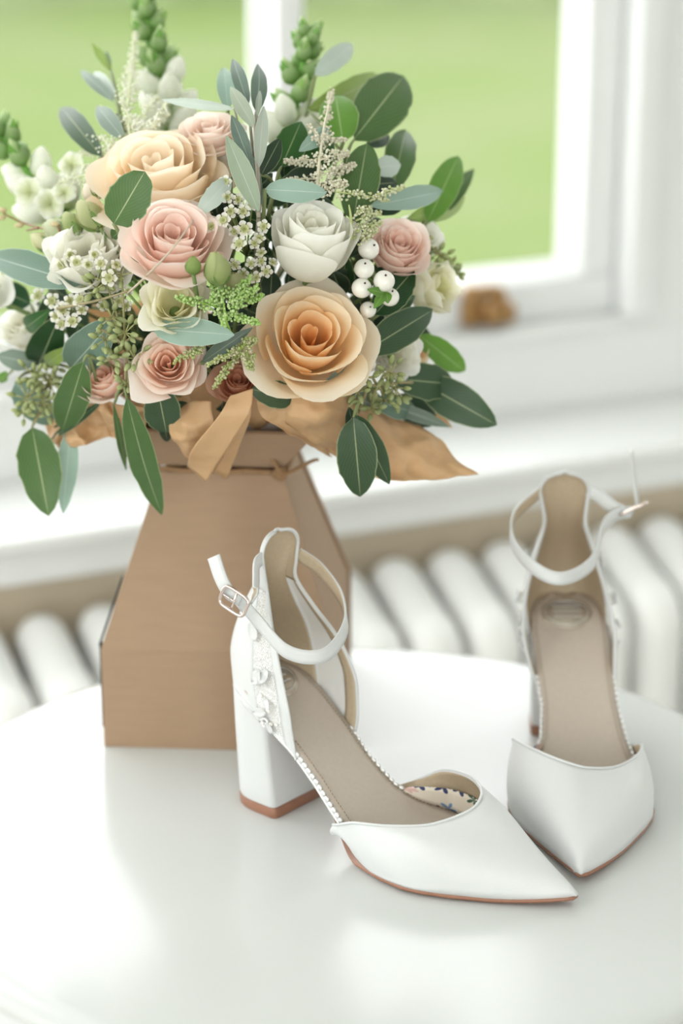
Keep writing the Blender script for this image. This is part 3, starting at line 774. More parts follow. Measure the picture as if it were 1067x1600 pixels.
# twine round the waist
tw = thing('twine', 'brown paper twine knotted round the waist of the cardboard box', 'twine', BL((0, 0, ZW)))
mb = MB(); r = HWST + .0008; pts = []
for k in range(4):
    for i in range(10):
        f = i / 10; p = rot((lerp(-r, r, f), -r - .0012 * math.sin(f * math.pi), ZW + .0022 + .0006 * math.sin(i * 2.0 + k)), k); pts.append(BL(p))
mb.tube(pts, .0019, 8, closed=True); mb.build('loop', M['twine'], tw)
kx = HWST - .003
mb = MB(); kp = BL((kx, -r - .003, ZW + .002))
mb.ball(kp, .0036, sub=2); mb.tube([kp + V((.004 * math.cos(a), -.001 + .002 * math.sin(2 * a), .0035 * math.sin(a))) for a in [k * .6283 for k in range(10)]], .0015, 6, closed=True); mb.build('knot', M['twine'], tw)
for pp in ([(0, 0, 0), (-.002, -.002, .006), (-.006, -.001, .012), (-.0085, .001, .017)], [(0, 0, 0), (.006, -.002, .001), (.014, .001, .0045), (.022, .003, .008), (.0255, .003, .0085)]):
    mb = MB(); mb.tube([kp + V(cr(pp, i / 12)) for i in range(13)], [.0016 - .0006 * i / 12 for i in range(13)], 7); mb.build('tail', M['twine'], tw)

# ------------------------------------------------------------------ bouquet
BCX, BCY, BDEP = 370., 400., 1.560
BIND = BL((0, 0, .235))                       # where the stems are gathered
def D(px, py, d=0.0):
    r = math.hypot(px - BCX, py - BCY) / 2400.
    return BDEP - .80 * math.sqrt(max(0, .138 ** 2 - r * r)) + d
def at_b(px, py, d=0.0): return at(px, py, D(px, py, d))
def stem_to(p, parent, rad=.0017, col=(.16, .24, .08), name='stem', toward=None):
    tgt = BIND + (toward or V((rnd.uniform(-.02, .02), rnd.uniform(-.02, .02), -.02)))
    mid = p.lerp(tgt, .5) + (BIND - p).cross(V((0, 0, 1))) * .03
    mb = MB(); pts = [cr([p, mid, tgt], i / 8) for i in range(9)]
    mb.tube(pts, rad, 6, col=col); return mb.build(name, M['stem'], parent, cols=True)
def facing(fx, fy): return (TOW * math.sqrt(max(.02, 1 - min(.98, fx * fx + fy * fy))) + RIGHT * fx + UPV * fy).normalized()

PEACH = dict(inner=srgb(255, 203, 134), mid=srgb(255, 229, 188), outer=srgb(255, 240, 214), rim=srgb(255, 250, 236))
PEACH2 = dict(inner=srgb(255, 242, 220), mid=srgb(255, 236, 208), outer=srgb(255, 237, 212), rim=srgb(255, 247, 234))
BLUSH = dict(inner=srgb(255, 222, 206), mid=srgb(255, 231, 220), outer=srgb(254, 236, 226), rim=srgb(254, 246, 240))
BLUSHP = dict(inner=srgb(255, 214, 188), mid=srgb(254, 228, 212), outer=srgb(252, 236, 226), rim=srgb(254, 245, 238))
BLUSHL = dict(inner=srgb(250, 228, 214), mid=srgb(250, 232, 220), outer=srgb(250, 236, 226), rim=srgb(253, 244, 237))
WHITE = dict(inner=srgb(247, 244, 226), mid=srgb(250, 249, 240), outer=srgb(250, 250, 243), rim=srgb(252, 252, 248))
CREAM = dict(inner=srgb(226, 224, 150), mid=srgb(248, 245, 222), outer=srgb(249, 248, 232), rim=srgb(252, 251, 241))
SHADE_PINK = dict(inner=srgb(214, 152, 122), mid=srgb(222, 168, 140), outer=srgb(222, 178, 154), rim=srgb(228, 190, 168))  # shade painted into the petals of the shadowed rose

def bloom(name, label, cat, px, py, rpx, pal, d=0., face=(0, .2), n=24, opened=.8, hs=1., ruffle=.03, seed=1, group=None, t0=0.0, wide=1.0, calyx=True, roll=0., tip=.05):
    """a layered flower; every petal is its own mesh"""
    dep = D(px, py, d); R = rpx * dep / FPX; P = at(px, py, dep); ax = facing(*face)
    X = ax.orthogonal().normalized(); X = (RIGHT - ax * RIGHT.dot(ax)).normalized(); Y = ax.cross(X)
    rg = random.Random(seed); ctr = P - ax * (.30 * R * hs)
    t = thing(name, label, cat, ctr - ax * (.35 * R * hs), group)
    nu, nv = 15, 11
    for i in range(n):
        q = i / (n - 1); tt = lerp(t0, 1, q ** .85)
        rr = R * (.085 + .86 * tt ** .95) * (1 + .05 * rg.uniform(-1, 1))
        h = R * hs * (.56 + .22 * math.sin(math.pi * tt * .85) - .50 * opened * tt ** 2.4) * (1 + .05 * rg.uniform(-1, 1))
        half = lerp(1.9, .92, tt ** .7) * wide * (1 + .08 * rg.uniform(-1, 1))
        curl = (.02 + .22 * tt ** 1.5 * opened) * (1 + .5 * rg.uniform(-1, 1))
        ph0 = i * 2.39996 + roll + .2 * rg.uniform(-1, 1); p1, p2 = rg.uniform(0, 6), rg.uniform(0, 6)
        pt = tip * rg.uniform(.0, 1.2) * tt
        sk = rg.uniform(-.08, .08)
        vs = []; cs = []
        for a in range(nu):
            u = 2 * a / (nu - 1) - 1
            vm = 1 - .24 * abs(u) ** 4 + pt * (1 - abs(u)) ** 2 + sk * u
            for b in range(nv):
                v = b / (nv - 1) * vm
                rad = rr * math.sin(math.pi / 2 * min(1, v * 1.08)) ** .62
                z = -.35 * R * hs + (h + .35 * R * hs) * max(0, v) ** 1.3
                k = max(0, (v - .66) / .34) ** 2 * curl * R
                rad += k * 1.0 + .03 * R * abs(u) ** 3 * v * tt + .045 * R * u * v * (1 - .4 * tt); z -= k * .75
                w = ruffle * R * v ** 3 * (.35 + tt)
                z += w * math.sin(4.1 * u + p1); rad += w * math.sin(5.3 * u + p2)
                an = ph0 + u * half * lerp(.55, 1, min(1, v * 1.6))
                vs.append(ctr + X * (rad * math.cos(an)) + Y * (rad * math.sin(an)) + ax * z)
                c = mixc(pal['inner'], pal['mid'], clamp(tt * 2)) if tt < .5 else mixc(pal['mid'], pal['outer'], clamp(tt * 2 - 1))
                c = mixc(mixc(c, pal['inner'], .35 * (1 - v)), pal['rim'], clamp((v - .72) / .28) ** 2 * lerp(.35, .8, tt))
                cs.append(c)
        mesh('petal', vs, grid_faces(nu, nv), M['petal'], t, cols=cs)
    if calyx:
        mb = MB(); mb.ball(ctr - ax * (.33 * R * hs), R * .2, ax, (1, 1, .8), 2, (.18, .28, .09)); mb.build('calyx', M['stem'], t, cols=True)
    stem_to(ctr - ax * (.4 * R * hs), t)
    return t

bloom('garden_rose', 'large open peach rose facing forward at the lower right of the bouquet', 'flower', 486, 531, 97, PEACH, d=-.005, face=(.12, .36), n=19, seed=4, roll=.5, hs=1.12, tip=.09)
bloom('garden_rose', 'large pale peach rose facing up at the upper left of the bouquet', 'flower', 246, 272, 112, PEACH2, d=.018, face=(-.08, .74), n=19, seed=8, roll=1.1, opened=.75)
bloom('garden_rose', 'pale blush rose tucked behind the large pale peach rose', 'flower', 328, 208, 54, BLUSHL, d=.03, face=(-.05, .75), n=18, seed=12)
bloom('garden_rose', 'dusty pink rose below the large pale peach rose, beside the white waxflowers', 'flower', 272, 376, 86, BLUSH, d=-.020, face=(.14, .60), n=22, seed=15, opened=.7)
bloom('garden_rose', 'tall white rose seen from the side above the large open peach rose', 'flower', 487, 376, 72, WHITE, d=.0, face=(.1, .78), n=17, seed=19, opened=.35, hs=1.45, ruffle=.02)
bloom('spray_rose', 'small pink spray rose under the long pale leaf at the bottom of the bouquet', 'flower', 262, 568, 55, BLUSHP, d=-.01, face=(0, .22), n=22, seed=23, ruffle=.05, tip=.12)
bloom('spray_rose', 'small pink spray rose half hidden behind seed capsules at lower left', 'flower', 163, 592, 44, BLUSHP, d=.0, face=(-.2, .5), n=18, seed=27, opened=.6, hs=1.2)
bloom('garden_rose', 'blush rose behind the snowberries on the right of the bouquet', 'flower', 624, 388, 54, BLUSH, d=.01, face=(.2, .55), n=20, seed=31, opened=.6, hs=1.2)
bloom('garden_rose', 'dusky brown-pink rose in the shade left of the large open peach rose', 'flower', 372, 597, 42, SHADE_PINK, d=.012, face=(.05, .5), n=18, seed=35, opened=.6)
bloom('garden_rose', 'white rose at the left edge above the dark leaves', 'flower', 36, 512, 44, WHITE, d=.012, face=(-.3, .55), n=16, seed=39, opened=.55, hs=1.3)
bloom('garden_rose', 'white bloom cut by the left edge of the photo', 'flower', -26, 452, 40, WHITE, d=-.01, face=(-.2, .3), n=14, seed=41)
bloom('garden_rose', 'white rose at the far right behind the blush rose', 'flower', 652, 372, 46, WHITE, d=.04, face=(.3, .6), n=16, seed=43, opened=.6, hs=1.1)
bloom('lisianthus', 'ruffled white lisianthus below the green buds on the left', 'flower', 138, 398, 74, WHITE, d=.0, face=(-.1, .62), n=20, seed=47, ruffle=.11, opened=.9, tip=.0, t0=.15)
bloom('lisianthus', 'cream lisianthus with a yellow-green heart under the dusty pink rose', 'flower', 272, 474, 54, CREAM, d=-.012, face=(.0, .35), n=15, seed=51, ruffle=.10, opened=.75, t0=.28)
bloom('lisianthus', 'cream lisianthus turned to the right beside the blush rose', 'flower', 678, 450, 44, CREAM, d=.012, face=(.75, .12), n=14, seed=55, ruffle=.10, opened=.45, hs=1.5, t0=.2)
bloom('lisianthus', 'ruffled white lisianthus under the dark leaf right of the large peach rose', 'flower', 618, 552, 42, WHITE, d=.004, face=(.3, .0), n=14, seed=59, ruffle=.12, opened=.7, t0=.2)
bloom('garden_rose', 'small peach bloom peeping out behind the lower right leaves', 'flower', 652, 548, 24, PEACH, d=.02, face=(.5, .1), n=12, seed=63, opened=.6)

# --- leaves
DKG = srgb(60, 84, 58); GRN = srgb(78, 108, 60); BRT = srgb(98, 144, 56); BLU = srgb(106, 132, 117); PAL = srgb(148, 174, 161); SIL = srgb(188, 200, 192); GRY = srgb(120, 136, 124); DRK = srgb(38, 60, 42); LIM = srgb(138, 162, 84); OLV = srgb(100, 118, 107)
def leaf_mesh(B, T, width, col, parent, roll=0., bend=.08, fold=.12, shape=.85, blunt=.75, mt='leaf', name='leaf', twist=0., wave=.03, seed=0, toward=None):
    ax = T - B; ln = ax.length; ax = ax.normalized(); c = (toward if toward is not None else (CAMP - B)).normalized()
    n0 = (c - ax * c.dot(ax)).normalized(); s0 = ax.cross(n0)
    nu, nv = 7, 15; vs = []; cs = []; uv = []; rg = random.Random(seed); ph = rg.uniform(0, 6); jg = [rg.uniform(-.05, .05) for _ in range(nv)]
    for a in range(nu):
        u = 2 * a / (nu - 1) - 1
        for b in range(nv):
            v = b / (nv - 1)
            w = width / 2 * (math.sin(math.pi * clamp(v) ** shape) ** blunt if 0 < v < 1 else 0) * (1 + jg[b] * (1 if u > 0 else -.7))
            w = max(w, .0004)
            an = roll + twist * (v - .5); n = n0 * math.cos(an) + s0 * math.sin(an); s = s0 * math.cos(an) - n0 * math.sin(an)
            p = B + ax * (ln * v) + s * (w * u) + n * (bend * ln * math.sin(math.pi * v) + fold * abs(u) * w + wave * width * math.sin(5 * v + ph + 1.5 * u) * abs(u))
            vs.append(p); uv.append((u, v)); cs.append(mixc(col, (col[0] * .85, col[1] * .9, col[2] * .8), abs(u) * .4))
    return mesh(name, vs, grid_faces(nu, nv, True), M[mt], parent, cols=cs, uv=uv)
SCOL = (.20, .24, .10)
def sprig(name, label, cat, leaves, group=None, node=None, stemrad=.0011, scol=SCOL, mt=None):
    """leaves: (bx,by,tx,ty,w,db,dt,col,opts)"""
    pts = [at_b(l[0], l[1], l[5]) for l in leaves]
    root = pts[0] if node is None else at_b(*node)
    t = thing(name, label, cat, root, group)
    for k, l in enumerate(leaves):
        bx, by, tx, ty, w, db, dt, col = l[:8]; o = dict(l[8]) if len(l) > 8 else {}
        dep = (D(bx, by, db) + D(tx, ty, dt)) / 2
        roll = o.get('roll', 0.); wid = w * dep / FPX / max(.25, math.cos(roll))
        pale = col in (PAL, SIL, BLU, GRY)
        leaf_mesh(pts[k], at_b(tx, ty, dt), wid, col, t, mt=mt or ('pale_leaf' if pale else 'leaf'), seed=k * 7 + int(bx), **o)
        if node is not None:
            mb = MB(); mid = pts[k].lerp(root, .5) + V((0, 0, .002)); mb.tube([cr([root, mid, pts[k]], i / 6) for i in range(7)], [stemrad * 1.1, stemrad, stemrad, stemrad, stemrad * .9, stemrad * .8, stemrad * .6], 6, col=scol); mb.build('leaf_stalk', M['stem'], t, cols=True)
    stem_to(root, t, stemrad * 1.2, scol)
    return t
EU = 'eucalyptus sprigs in the bouquet'
S = lambda label, leaves, **k: sprig('eucalyptus_sprig', label, 'foliage', leaves, EU, **k)
S('eucalyptus sprig with two broad green leaves reaching to the top right', [(553, 218, 630, 119, 84, .03, .02, GRN, dict(blunt=.6)), (482, 172, 588, 116, 42, .045, .05, LIM, dict(roll=.3))], node=(540, 250, .03))
S('bright green rounded leaf beside the top right snapdragon', [(536, 222, 524, 148, 62, .03, .03, BRT, dict(blunt=.55, fold=.05))])
S('upright dark green eucalyptus leaves right of the white rose', [(552, 345, 573, 224, 62, .012, .01, GRN, dict(blunt=.55)), (572, 226, 608, 212, 26, .03, .03, DRK)], node=(556, 360, .02))
S('eucalyptus leaf standing upright against the lawn, second from the right', [(612, 300, 634, 203, 50, .035, .03, GRN, dict(blunt=.6))])
S('rightmost upright eucalyptus sprig with three green leaves against the lawn', [(668, 347, 716, 244, 48, .025, .02, BRT, dict(blunt=.6)), (682, 340, 740, 264, 26, .035, .04, GRN), (632, 345, 726, 309, 34, .035, .045, LIM, dict(roll=.2))], node=(660, 356, .03))
S('long pale blue-green leaf pointing right above the blush rose', [(578, 322, 692, 299, 36, -.002, -.012, PAL, dict(fold=.2, blunt=.8))])
S('pale grey leaf underside and dark leaves behind the right of the bouquet', [(580, 262, 626, 258, 34, .02, .02, SIL), (580, 330, 634, 318, 26, .02, .02, DRK), (560, 290, 620, 285, 34, .03, .03, DRK)], node=(560, 300, .04))
S('pale blue-green oval leaf lying over the white rose', [(414, 296, 510, 301, 38, -.012, -.018, PAL, dict(blunt=.6, bend=.05))])
S('small pale triangular leaf beside the tall astilbe', [(514, 202, 467, 236, 26, .01, .004, PAL, dict(blunt=.6))])
S('grey leaf leaning between the pale peach rose and the waxflowers', [(360, 278, 306, 338, 32, -.006, -.012, SIL, dict(blunt=.65))])
S('round green leaf in front of the large pale peach rose', [(178, 350, 226, 268, 68, -.036, -.044, GRN, dict(blunt=.45, fold=.05, bend=.04))])
S('long blue-green leaf pointing left over the white flowers', [(130, 444, -16, 400, 52, -.008, -.02, BLU, dict(blunt=.65))])
S('long pale leaf lying above the small pink spray rose', [(240, 514, 366, 523, 46, -.016, -.022, PAL, dict(blunt=.6, bend=.04))])
S('dark green leaf right of the large open peach rose', [(566, 552, 676, 484, 56, -.006, -.014, DKG, dict(blunt=.65)), (600, 530, 672, 492, 30, .004, .002, DKG)], node=(556, 560, .004))
S('grey leaves tucked beneath the large open peach rose', [(572, 570, 498, 612, 34, -.012, -.016, GRY, dict(fold=.3)), (458, 622, 392, 608, 44, -.008, -.012, DKG, dict(blunt=.5))], node=(480, 590, .004))
S('spreading eucalyptus sprig with large dark leaves at lower right', [(618, 592, 708, 600, 58, -.008, -.01, DKG, dict(blunt=.55)), (656, 596, 776, 664, 62, -.018, -.02, DKG, dict(blunt=.62)), (612, 622, 682, 660, 46, -.002, .004, DRK, dict(blunt=.6)), (606, 632, 702, 667, 22, -.01, -.01, GRY, dict(fold=.3))], node=(596, 606, -.012), scol=srgb(150, 150, 100))
S('green leaf pointing down right behind the lower right sprig', [(655, 524, 726, 580, 40, .022, .022, BRT, dict(blunt=.6))])
S('pair of dark leaves hanging over the right tissue flap', [(552, 652, 563, 776, 64, -.05, -.064, DKG, dict(blunt=.62)), (556, 648, 608, 756, 40, -.044, -.060, DKG, dict(blunt=.7)), (545, 636, 556, 690, 24, -.036, -.048, DRK)], node=(562, 628, -.036))
S('blue-grey leaves low in the middle right of the bouquet', [(530, 610, 600, 640, 40, -.004, -.004, GRY), (580, 625, 650, 645, 36, -.004, -.004, BLU)], node=(545, 600, .01))
S('dark leaf pointing down below the small pink spray rose', [(246, 606, 260, 676, 58, -.014, -.018, DKG, dict(blunt=.55)), (276, 628, 330, 668, 22, -.004, -.002, DRK, dict(bend=-.2))], node=(250, 590, .005))
S('long hanging green leaf crossing the corner of the cardboard box', [(198, 622, 253, 804, 44, -.024, -.028, GRN, dict(blunt=.7, roll=.2)), (204, 640, 216, 736, 34, -.016, -.018, DKG, dict(blunt=.7)), (178, 634, 197, 734, 13, -.018, -.02, GRN, dict(blunt=.8))], node=(192, 600, -.016))
S('hanging pale leaf at lower left', [(110, 668, 99, 802, 34, -.02, -.022, PAL, dict(blunt=.7, bend=-.05))], node=(122, 640, -.012))
S('large hanging green leaf at the lower left corner of the bouquet', [(50, 668, 76, 806, 68, -.02, -.024, GRN, dict(blunt=.62))], node=(66, 634, -.012))
S('green leaf with small holes in front of the left seed capsules', [(130, 566, 98, 672, 54, -.022, -.026, GRN, dict(blunt=.6)), (158, 628, 80, 686, 15, -.012, -.012, DKG), (150, 640, 84, 668, 12, -.010, -.010, DRK)], node=(140, 556, -.014))
S('round blue-green leaf behind the left seed capsules', [(112, 574, 176, 502, 66, -.004, -.010, BLU, dict(blunt=.45)), (72, 570, 112, 540, 26, .0, .0, LIM)], node=(120, 580, .0))
S('blue-grey leaves under the lower left seed capsules', [(24, 598, 82, 662, 52, -.006, -.004, BLU, dict(blunt=.55)), (56, 568, -6, 556, 34, .0, .0, GRY)], node=(50, 580, .004))
S('broad dark green leaves at the left edge of the bouquet', [(60, 572, 92, 496, 60, .008, .006, srgb(24, 64, 28), dict(blunt=.55)), (48, 474, -4, 452, 44, .012, .012, srgb(30, 74, 40)), (40, 512, 78, 484, 30, -.004, -.006, srgb(40, 92, 40)), (0, 598, 10, 580, 16, .01, .01, BRT)], node=(70, 540, .016))
S('dark green leaf leaning left at the upper left', [(158, 244, 96, 168, 38, .03, .03, DKG, dict(blunt=.6))])
S('small sprig with grey leaves and a yellow-green tip at the top left', [(178, 158, 126, 110, 18, .03, .03, GRY), (184, 156, 148, 112, 20, .034, .034, SIL), (174, 110, 144, 68, 14, .03, .03, LIM), (172, 108, 166, 80, 9, .03, .03, GRY), (194, 218, 152, 166, 30, .024, .022, GRY)], node=(188, 180, .03))
S('silver leaf at the tip of the top right snapdragon', [(492, 118, 551, 70, 34, .04, .04, SIL, dict(blunt=.6))])
S('dark glossy leaf right of the olive stem', [(408, 274, 438, 216, 30, .006, .002, DRK), (440, 260, 470, 190, 50, .02, .02, srgb(44, 92, 34)), (470, 270, 520, 220, 50, .025, .025, srgb(40, 84, 30)), (440, 290, 500, 268, 36, .02, .02, DRK)], node=(430, 290, .02))
S('dark leaf curving under the long pale leaf', [(316, 566, 394, 512, 24, -.004, -.006, OLV, dict(bend=.16))])
S('dark glossy leaf behind the snowberries', [(585, 492, 646, 422, 52, .006, .002, srgb(24, 62, 26), dict(blunt=.6)), (610, 490, 648, 462, 20, .008, .008, srgb(36, 76, 34))], node=(580, 500, .012))
S('pale green leaf behind the olive tips', [(356, 170, 350, 106, 28, .03, .03, PAL, dict(blunt=.6))])
S('dark leaves between the pale peach rose and the small green buds', [(175, 372, 200, 350, 26, .006, .006, GRN), (300, 240, 270, 212, 20, .03, .03, GRN), (250, 232, 232, 205, 22, .03, .03, DKG), (262, 690, 250, 640, 20, .0, .0, DRK)], node=(240, 300, .05))
# olive
sprig('olive_sprig', 'upright olive sprig with slender grey-green leaves in the middle of the bouquet', 'foliage', [
    (388, 165, 364, 92, 24, -.004, -.004, OLV, dict(shape=.8)), (400, 175, 403, 100, 26, -.006, -.006, OLV, dict(shape=.75, roll=.3)), (398, 200, 360, 136, 24, -.010, -.012, srgb(160, 170, 152)),
    (392, 258, 362, 180, 24, -.004, -.004, OLV), (404, 330, 354, 212, 34, -.016, -.018, srgb(150, 164, 142)), (404, 262, 412, 166, 22, -.012, -.012, srgb(168, 176, 164)), (402, 182, 406, 142, 10, -.012, -.012, srgb(150, 160, 145)),
    (366, 170, 254, 156, 16, .0, .004, SIL), (408, 320, 392, 240, 16, -.006, -.006, OLV)], 'olive sprigs', node=(404, 340, -.004), scol=srgb(150, 146, 128), mt='pale_leaf')
mb = MB(); mb.tube([at_b(404, 340, -.010), at_b(404, 290, -.012), at_b(399, 230, -.012), at_b(397, 190, -.010), at_b(402, 165, -.008)], [.0013, .0012, .0011, .0009, .0006], 7, col=srgb(158, 150, 134))
o = mb.build('twig', M['stem'], [x for x in bpy.data.objects if x.name == 'olive_sprig'][0], cols=True)
# foliage deep between the flowers
FILL = [(300, 330, 'behind the dusty pink rose'), (440, 330, 'behind the tall white rose'), (560, 400, 'behind the snowberries'), (560, 540, 'behind the dark leaf at right'), (400, 560, 'around the dusky shaded rose'), (230, 540, 'behind the left seed capsules'), (120, 460, 'behind the left waxflowers'), (350, 440, 'under the waxflowers in the middle')]
for k, (fx_, fy_, wh) in enumerate(FILL):
    rg = random.Random(100 + k); L_ = []
    for q in range(18):
        a = rg.uniform(0, 6.283); r = 95 * math.sqrt(rg.random()); bx, by = fx_ + r * math.cos(a), fy_ + r * math.sin(a)
        a2 = rg.uniform(0, 6.283); ln = rg.uniform(35, 65)
        L_.append((bx, by, bx + ln * math.cos(a2), by + ln * math.sin(a2), rg.uniform(26, 42), .034 + .03 * rg.random(), .034 + .03 * rg.random(), rg.choice([DRK, DKG, srgb(36, 70, 36), DRK]), dict(roll=rg.uniform(-.6, .6))))
    sprig('ruscus_sprig', 'dark green filler leaves ' + wh, 'foliage', L_, 'filler foliage between the flowers', node=(fx_, fy_ + 20, .07))

# --- lisianthus and rose buds
def bud(label, px, py, tx, ty, w, d, c0, c1, seed=0):
    B = at_b(px, py, d); T = at_b(tx, ty, d - .004); ax = T - B; ln = ax.length; ax.normalize()
    t = thing('flower_bud', label, 'flower bud', B, 'green flower buds'); rg = random.Random(seed)
    X = ax.orthogonal().normalized(); Y = ax.cross(X); W = w * D(px, py, d) / FPX / 2
    for k in range(5):
        vs = []; cs = []; ph = k * 1.2566 + rg.uniform(-.2, .2); nu, nv = 7, 9
        for a in range(nu):
            u = 2 * a / (nu - 1) - 1
            for b in range(nv):
                v = b / (nv - 1); r = W * math.sin(math.pi * clamp(.08 + .88 * v ** .9)) ** .7 * (1 + .04 * k * .3)
                an = ph + u * 1.0 + v * .9
                vs.append(B + ax * ln * v * (1 + .06 * rg.random() * (b == nv - 1)) + (X * math.cos(an) + Y * math.sin(an)) * (r + W * .05 * u)); cs.append(mixc(c0, c1, v))
        mesh('petal', vs, grid_faces(nu, nv), M['petal'], t, cols=cs)
    for k in range(4):
        an = k * 1.57 + .4; s = X * math.cos(an) + Y * math.sin(an)
        leaf_mesh(B + s * W * .3 - ax * ln * .05, B + s * W * 1.02 + ax * ln * .45, W * .5, srgb(110, 140, 70), t, name='sepal', toward=s, bend=.12)
    stem_to(B, t, .0012)
bud('large pale green bud under the dusty pink rose', 344, 444, 334, 396, 42, -.038, srgb(160, 180, 110), srgb(206, 212, 160), 1)
bud('small green bud left of the large pale green bud', 302, 428, 301, 402, 25, -.044, srgb(140, 168, 90), srgb(176, 196, 124), 2)
bud('half hidden pale green bud behind the green astilbe', 372, 468, 364, 428, 42, -.008, srgb(160, 172, 110), srgb(206, 206, 160), 3)
bud('pale green bud beside the round green leaf', 156, 356, 124, 318, 40, -.004, srgb(178, 188, 130), srgb(222, 222, 180), 4)
bud('striped pale bud left of the round green leaf', 122, 364, 102, 334, 30, -.004, srgb(150, 172, 100), srgb(214, 218, 170), 5)
bud('white-green bud above the ruffled white lisianthus', 112, 372, 72, 352, 40, .004, srgb(190, 200, 150), srgb(232, 234, 210), 6)
bud('white rose bud left of the large pale peach rose', 152, 312, 134, 290, 30, .01, srgb(232, 224, 205), srgb(246, 238, 226), 7)
bud('pale bud behind the left snapdragon', 82, 390, 52, 368, 28, .02, srgb(220, 220, 170), srgb(244, 242, 212), 8)

# --- snapdragons
def snapdragon(label, pts, n, w0, w1, d, whites=(), white_from=.5, seed=0, jitter=.9):
    P = [at(x, y, BDEP + dd + d) for x, y, dd in pts]; t = thing('snapdragon', label, 'flower', P[0], 'snapdragon spikes'); rg = random.Random(seed)
    mb = MB(); mb.tube([cr(P, i / 16) for i in range(17)], [lerp(.0034, .0012, i / 16) for i in range(17)], 8, col=srgb(104, 160, 62)); mb.build('stem', M['stem'], t, cols=True)
    for k in range(n):
        f = k / (n - 1); p = cr(P, f); tg = (cr(P, min(1, f + .03)) - cr(P, max(0, f - .03))).normalized()
        X = tg.orthogonal().normalized(); Y = tg.cross(X); a = k * 2.4; s = X * math.cos(a) + Y * math.sin(a)
        w = lerp(w0, w1, f ** .7) * BDEP / FPX / 2; white = f < white_from
        dirv = (s * lerp(.9, .35, f) + tg * .75).normalized(); L = w * lerp(2.9, 3.1, f)
        c = p + s * w * .62
        vs = []; cs = []; nu, nv = 10, 9
        XX = dirv.orthogonal().normalized(); YY = dirv.cross(XX)
        for i in range(nu):
            for b in range(nv):
                v = b / (nv - 1); r = w * (math.sin(math.pi * clamp(.06 + .92 * v ** .85)) ** .6 * (1.12 if v > .55 else 1) if white else math.sin(math.pi * clamp(.10 + .89 * v ** .72)) ** .95)
                an = 2 * math.pi * i / nu
                vs.append(c + dirv * L * (v - .1) + tg * w * .25 * v * v + (XX * math.cos(an) + YY * math.sin(an)) * r)
                cs.append(mixc(srgb(196, 214, 146), srgb(253, 253, 244), clamp(v * 3.5)) if white else mixc(srgb(122, 166, 84), srgb(214, 230, 182), clamp(v * 1.2 - .1)))
        bd = mesh('bud', vs, grid_faces(nu, nv, cu=True), M['petal'], t, cols=cs)
        for q in (-1, 1):
            sd = (s + tg.cross(s) * q * .8).normalized()
            leaf_mesh(c - dirv * L * .15, c + dirv * L * (.75 if not white else .4) + sd * w * .75, w * 1.2, srgb(104, 156, 62) if rg.random() < .7 else srgb(146, 186, 102), bd, name='sepal', toward=sd, bend=.1, fold=-.2)
    for (x, y, dd, r) in whites:                     # open mouths
        c = at(x, y, BDEP + dd + d); R = r * BDEP / FPX; base = c - TOW * R * .5
        fl = thing_part = None
        for k in range(5):
            a = k * 1.2566 + rg.random(); dr = (RIGHT * math.cos(a) + UPV * math.sin(a)) + TOW * .35
            vs = []; cs = []; nu, nv = 8, 7
            sx = dr.cross(TOW).normalized()
            for i in range(nu):
                u = 2 * i / (nu - 1) - 1
                for b in range(nv):
                    v = b / (nv - 1)
                    vs.append(base + dr * R * v * (1 - .2 * u * u) + sx * u * R * .62 * math.sin(math.pi * clamp(.1 + .7 * v)) + TOW * R * (.35 * math.sin(v * 2.6) + .06 * math.sin(6 * u + k))); cs.append(mixc(srgb(224, 230, 190), srgb(248, 249, 242), v))
            mesh('petal', vs, grid_faces(nu, nv), M['petal'], t, cols=cs)
        mb = MB(); mb.tube([base - TOW * R * .1, base - TOW * R * .7], [R * .35, R * .2], 8, col=srgb(190, 205, 140)); mb.build('flower_tube', M['stem'], t, cols=True)
    tip_ = P[0]
    stem_to(P[0], t, .0024, (.2, .36, .1))
snapdragon('tall snapdragon spike with green buds at the top left', [(268, 235, .05), (262, 170, .05), (250, 110, .052), (232, 40, .055), (222, -14, .058)], 26, 46, 22, 0, whites=(), white_from=.48, seed=1)
snapdragon('snapdragon spike with green buds in front of the window mullion', [(450, 232, .02), (458, 190, .02), (466, 130, .022), (478, 80, .024), (482, 52, .026)], 19, 44, 20, 0, white_from=.30, seed=2)
snapdragon('leaning snapdragon spike with open white mouths at the left', [(92, 330, .02), (66, 300, .02), (36, 258, .022), (12, 222, .026), (-2, 196, .028)], 15, 46, 22, 0, whites=((78, 318, -.012, 26), (46, 300, -.008, 26), (112, 258, .005, 22), (100, 300, -.016, 20)), white_from=.5, seed=3)

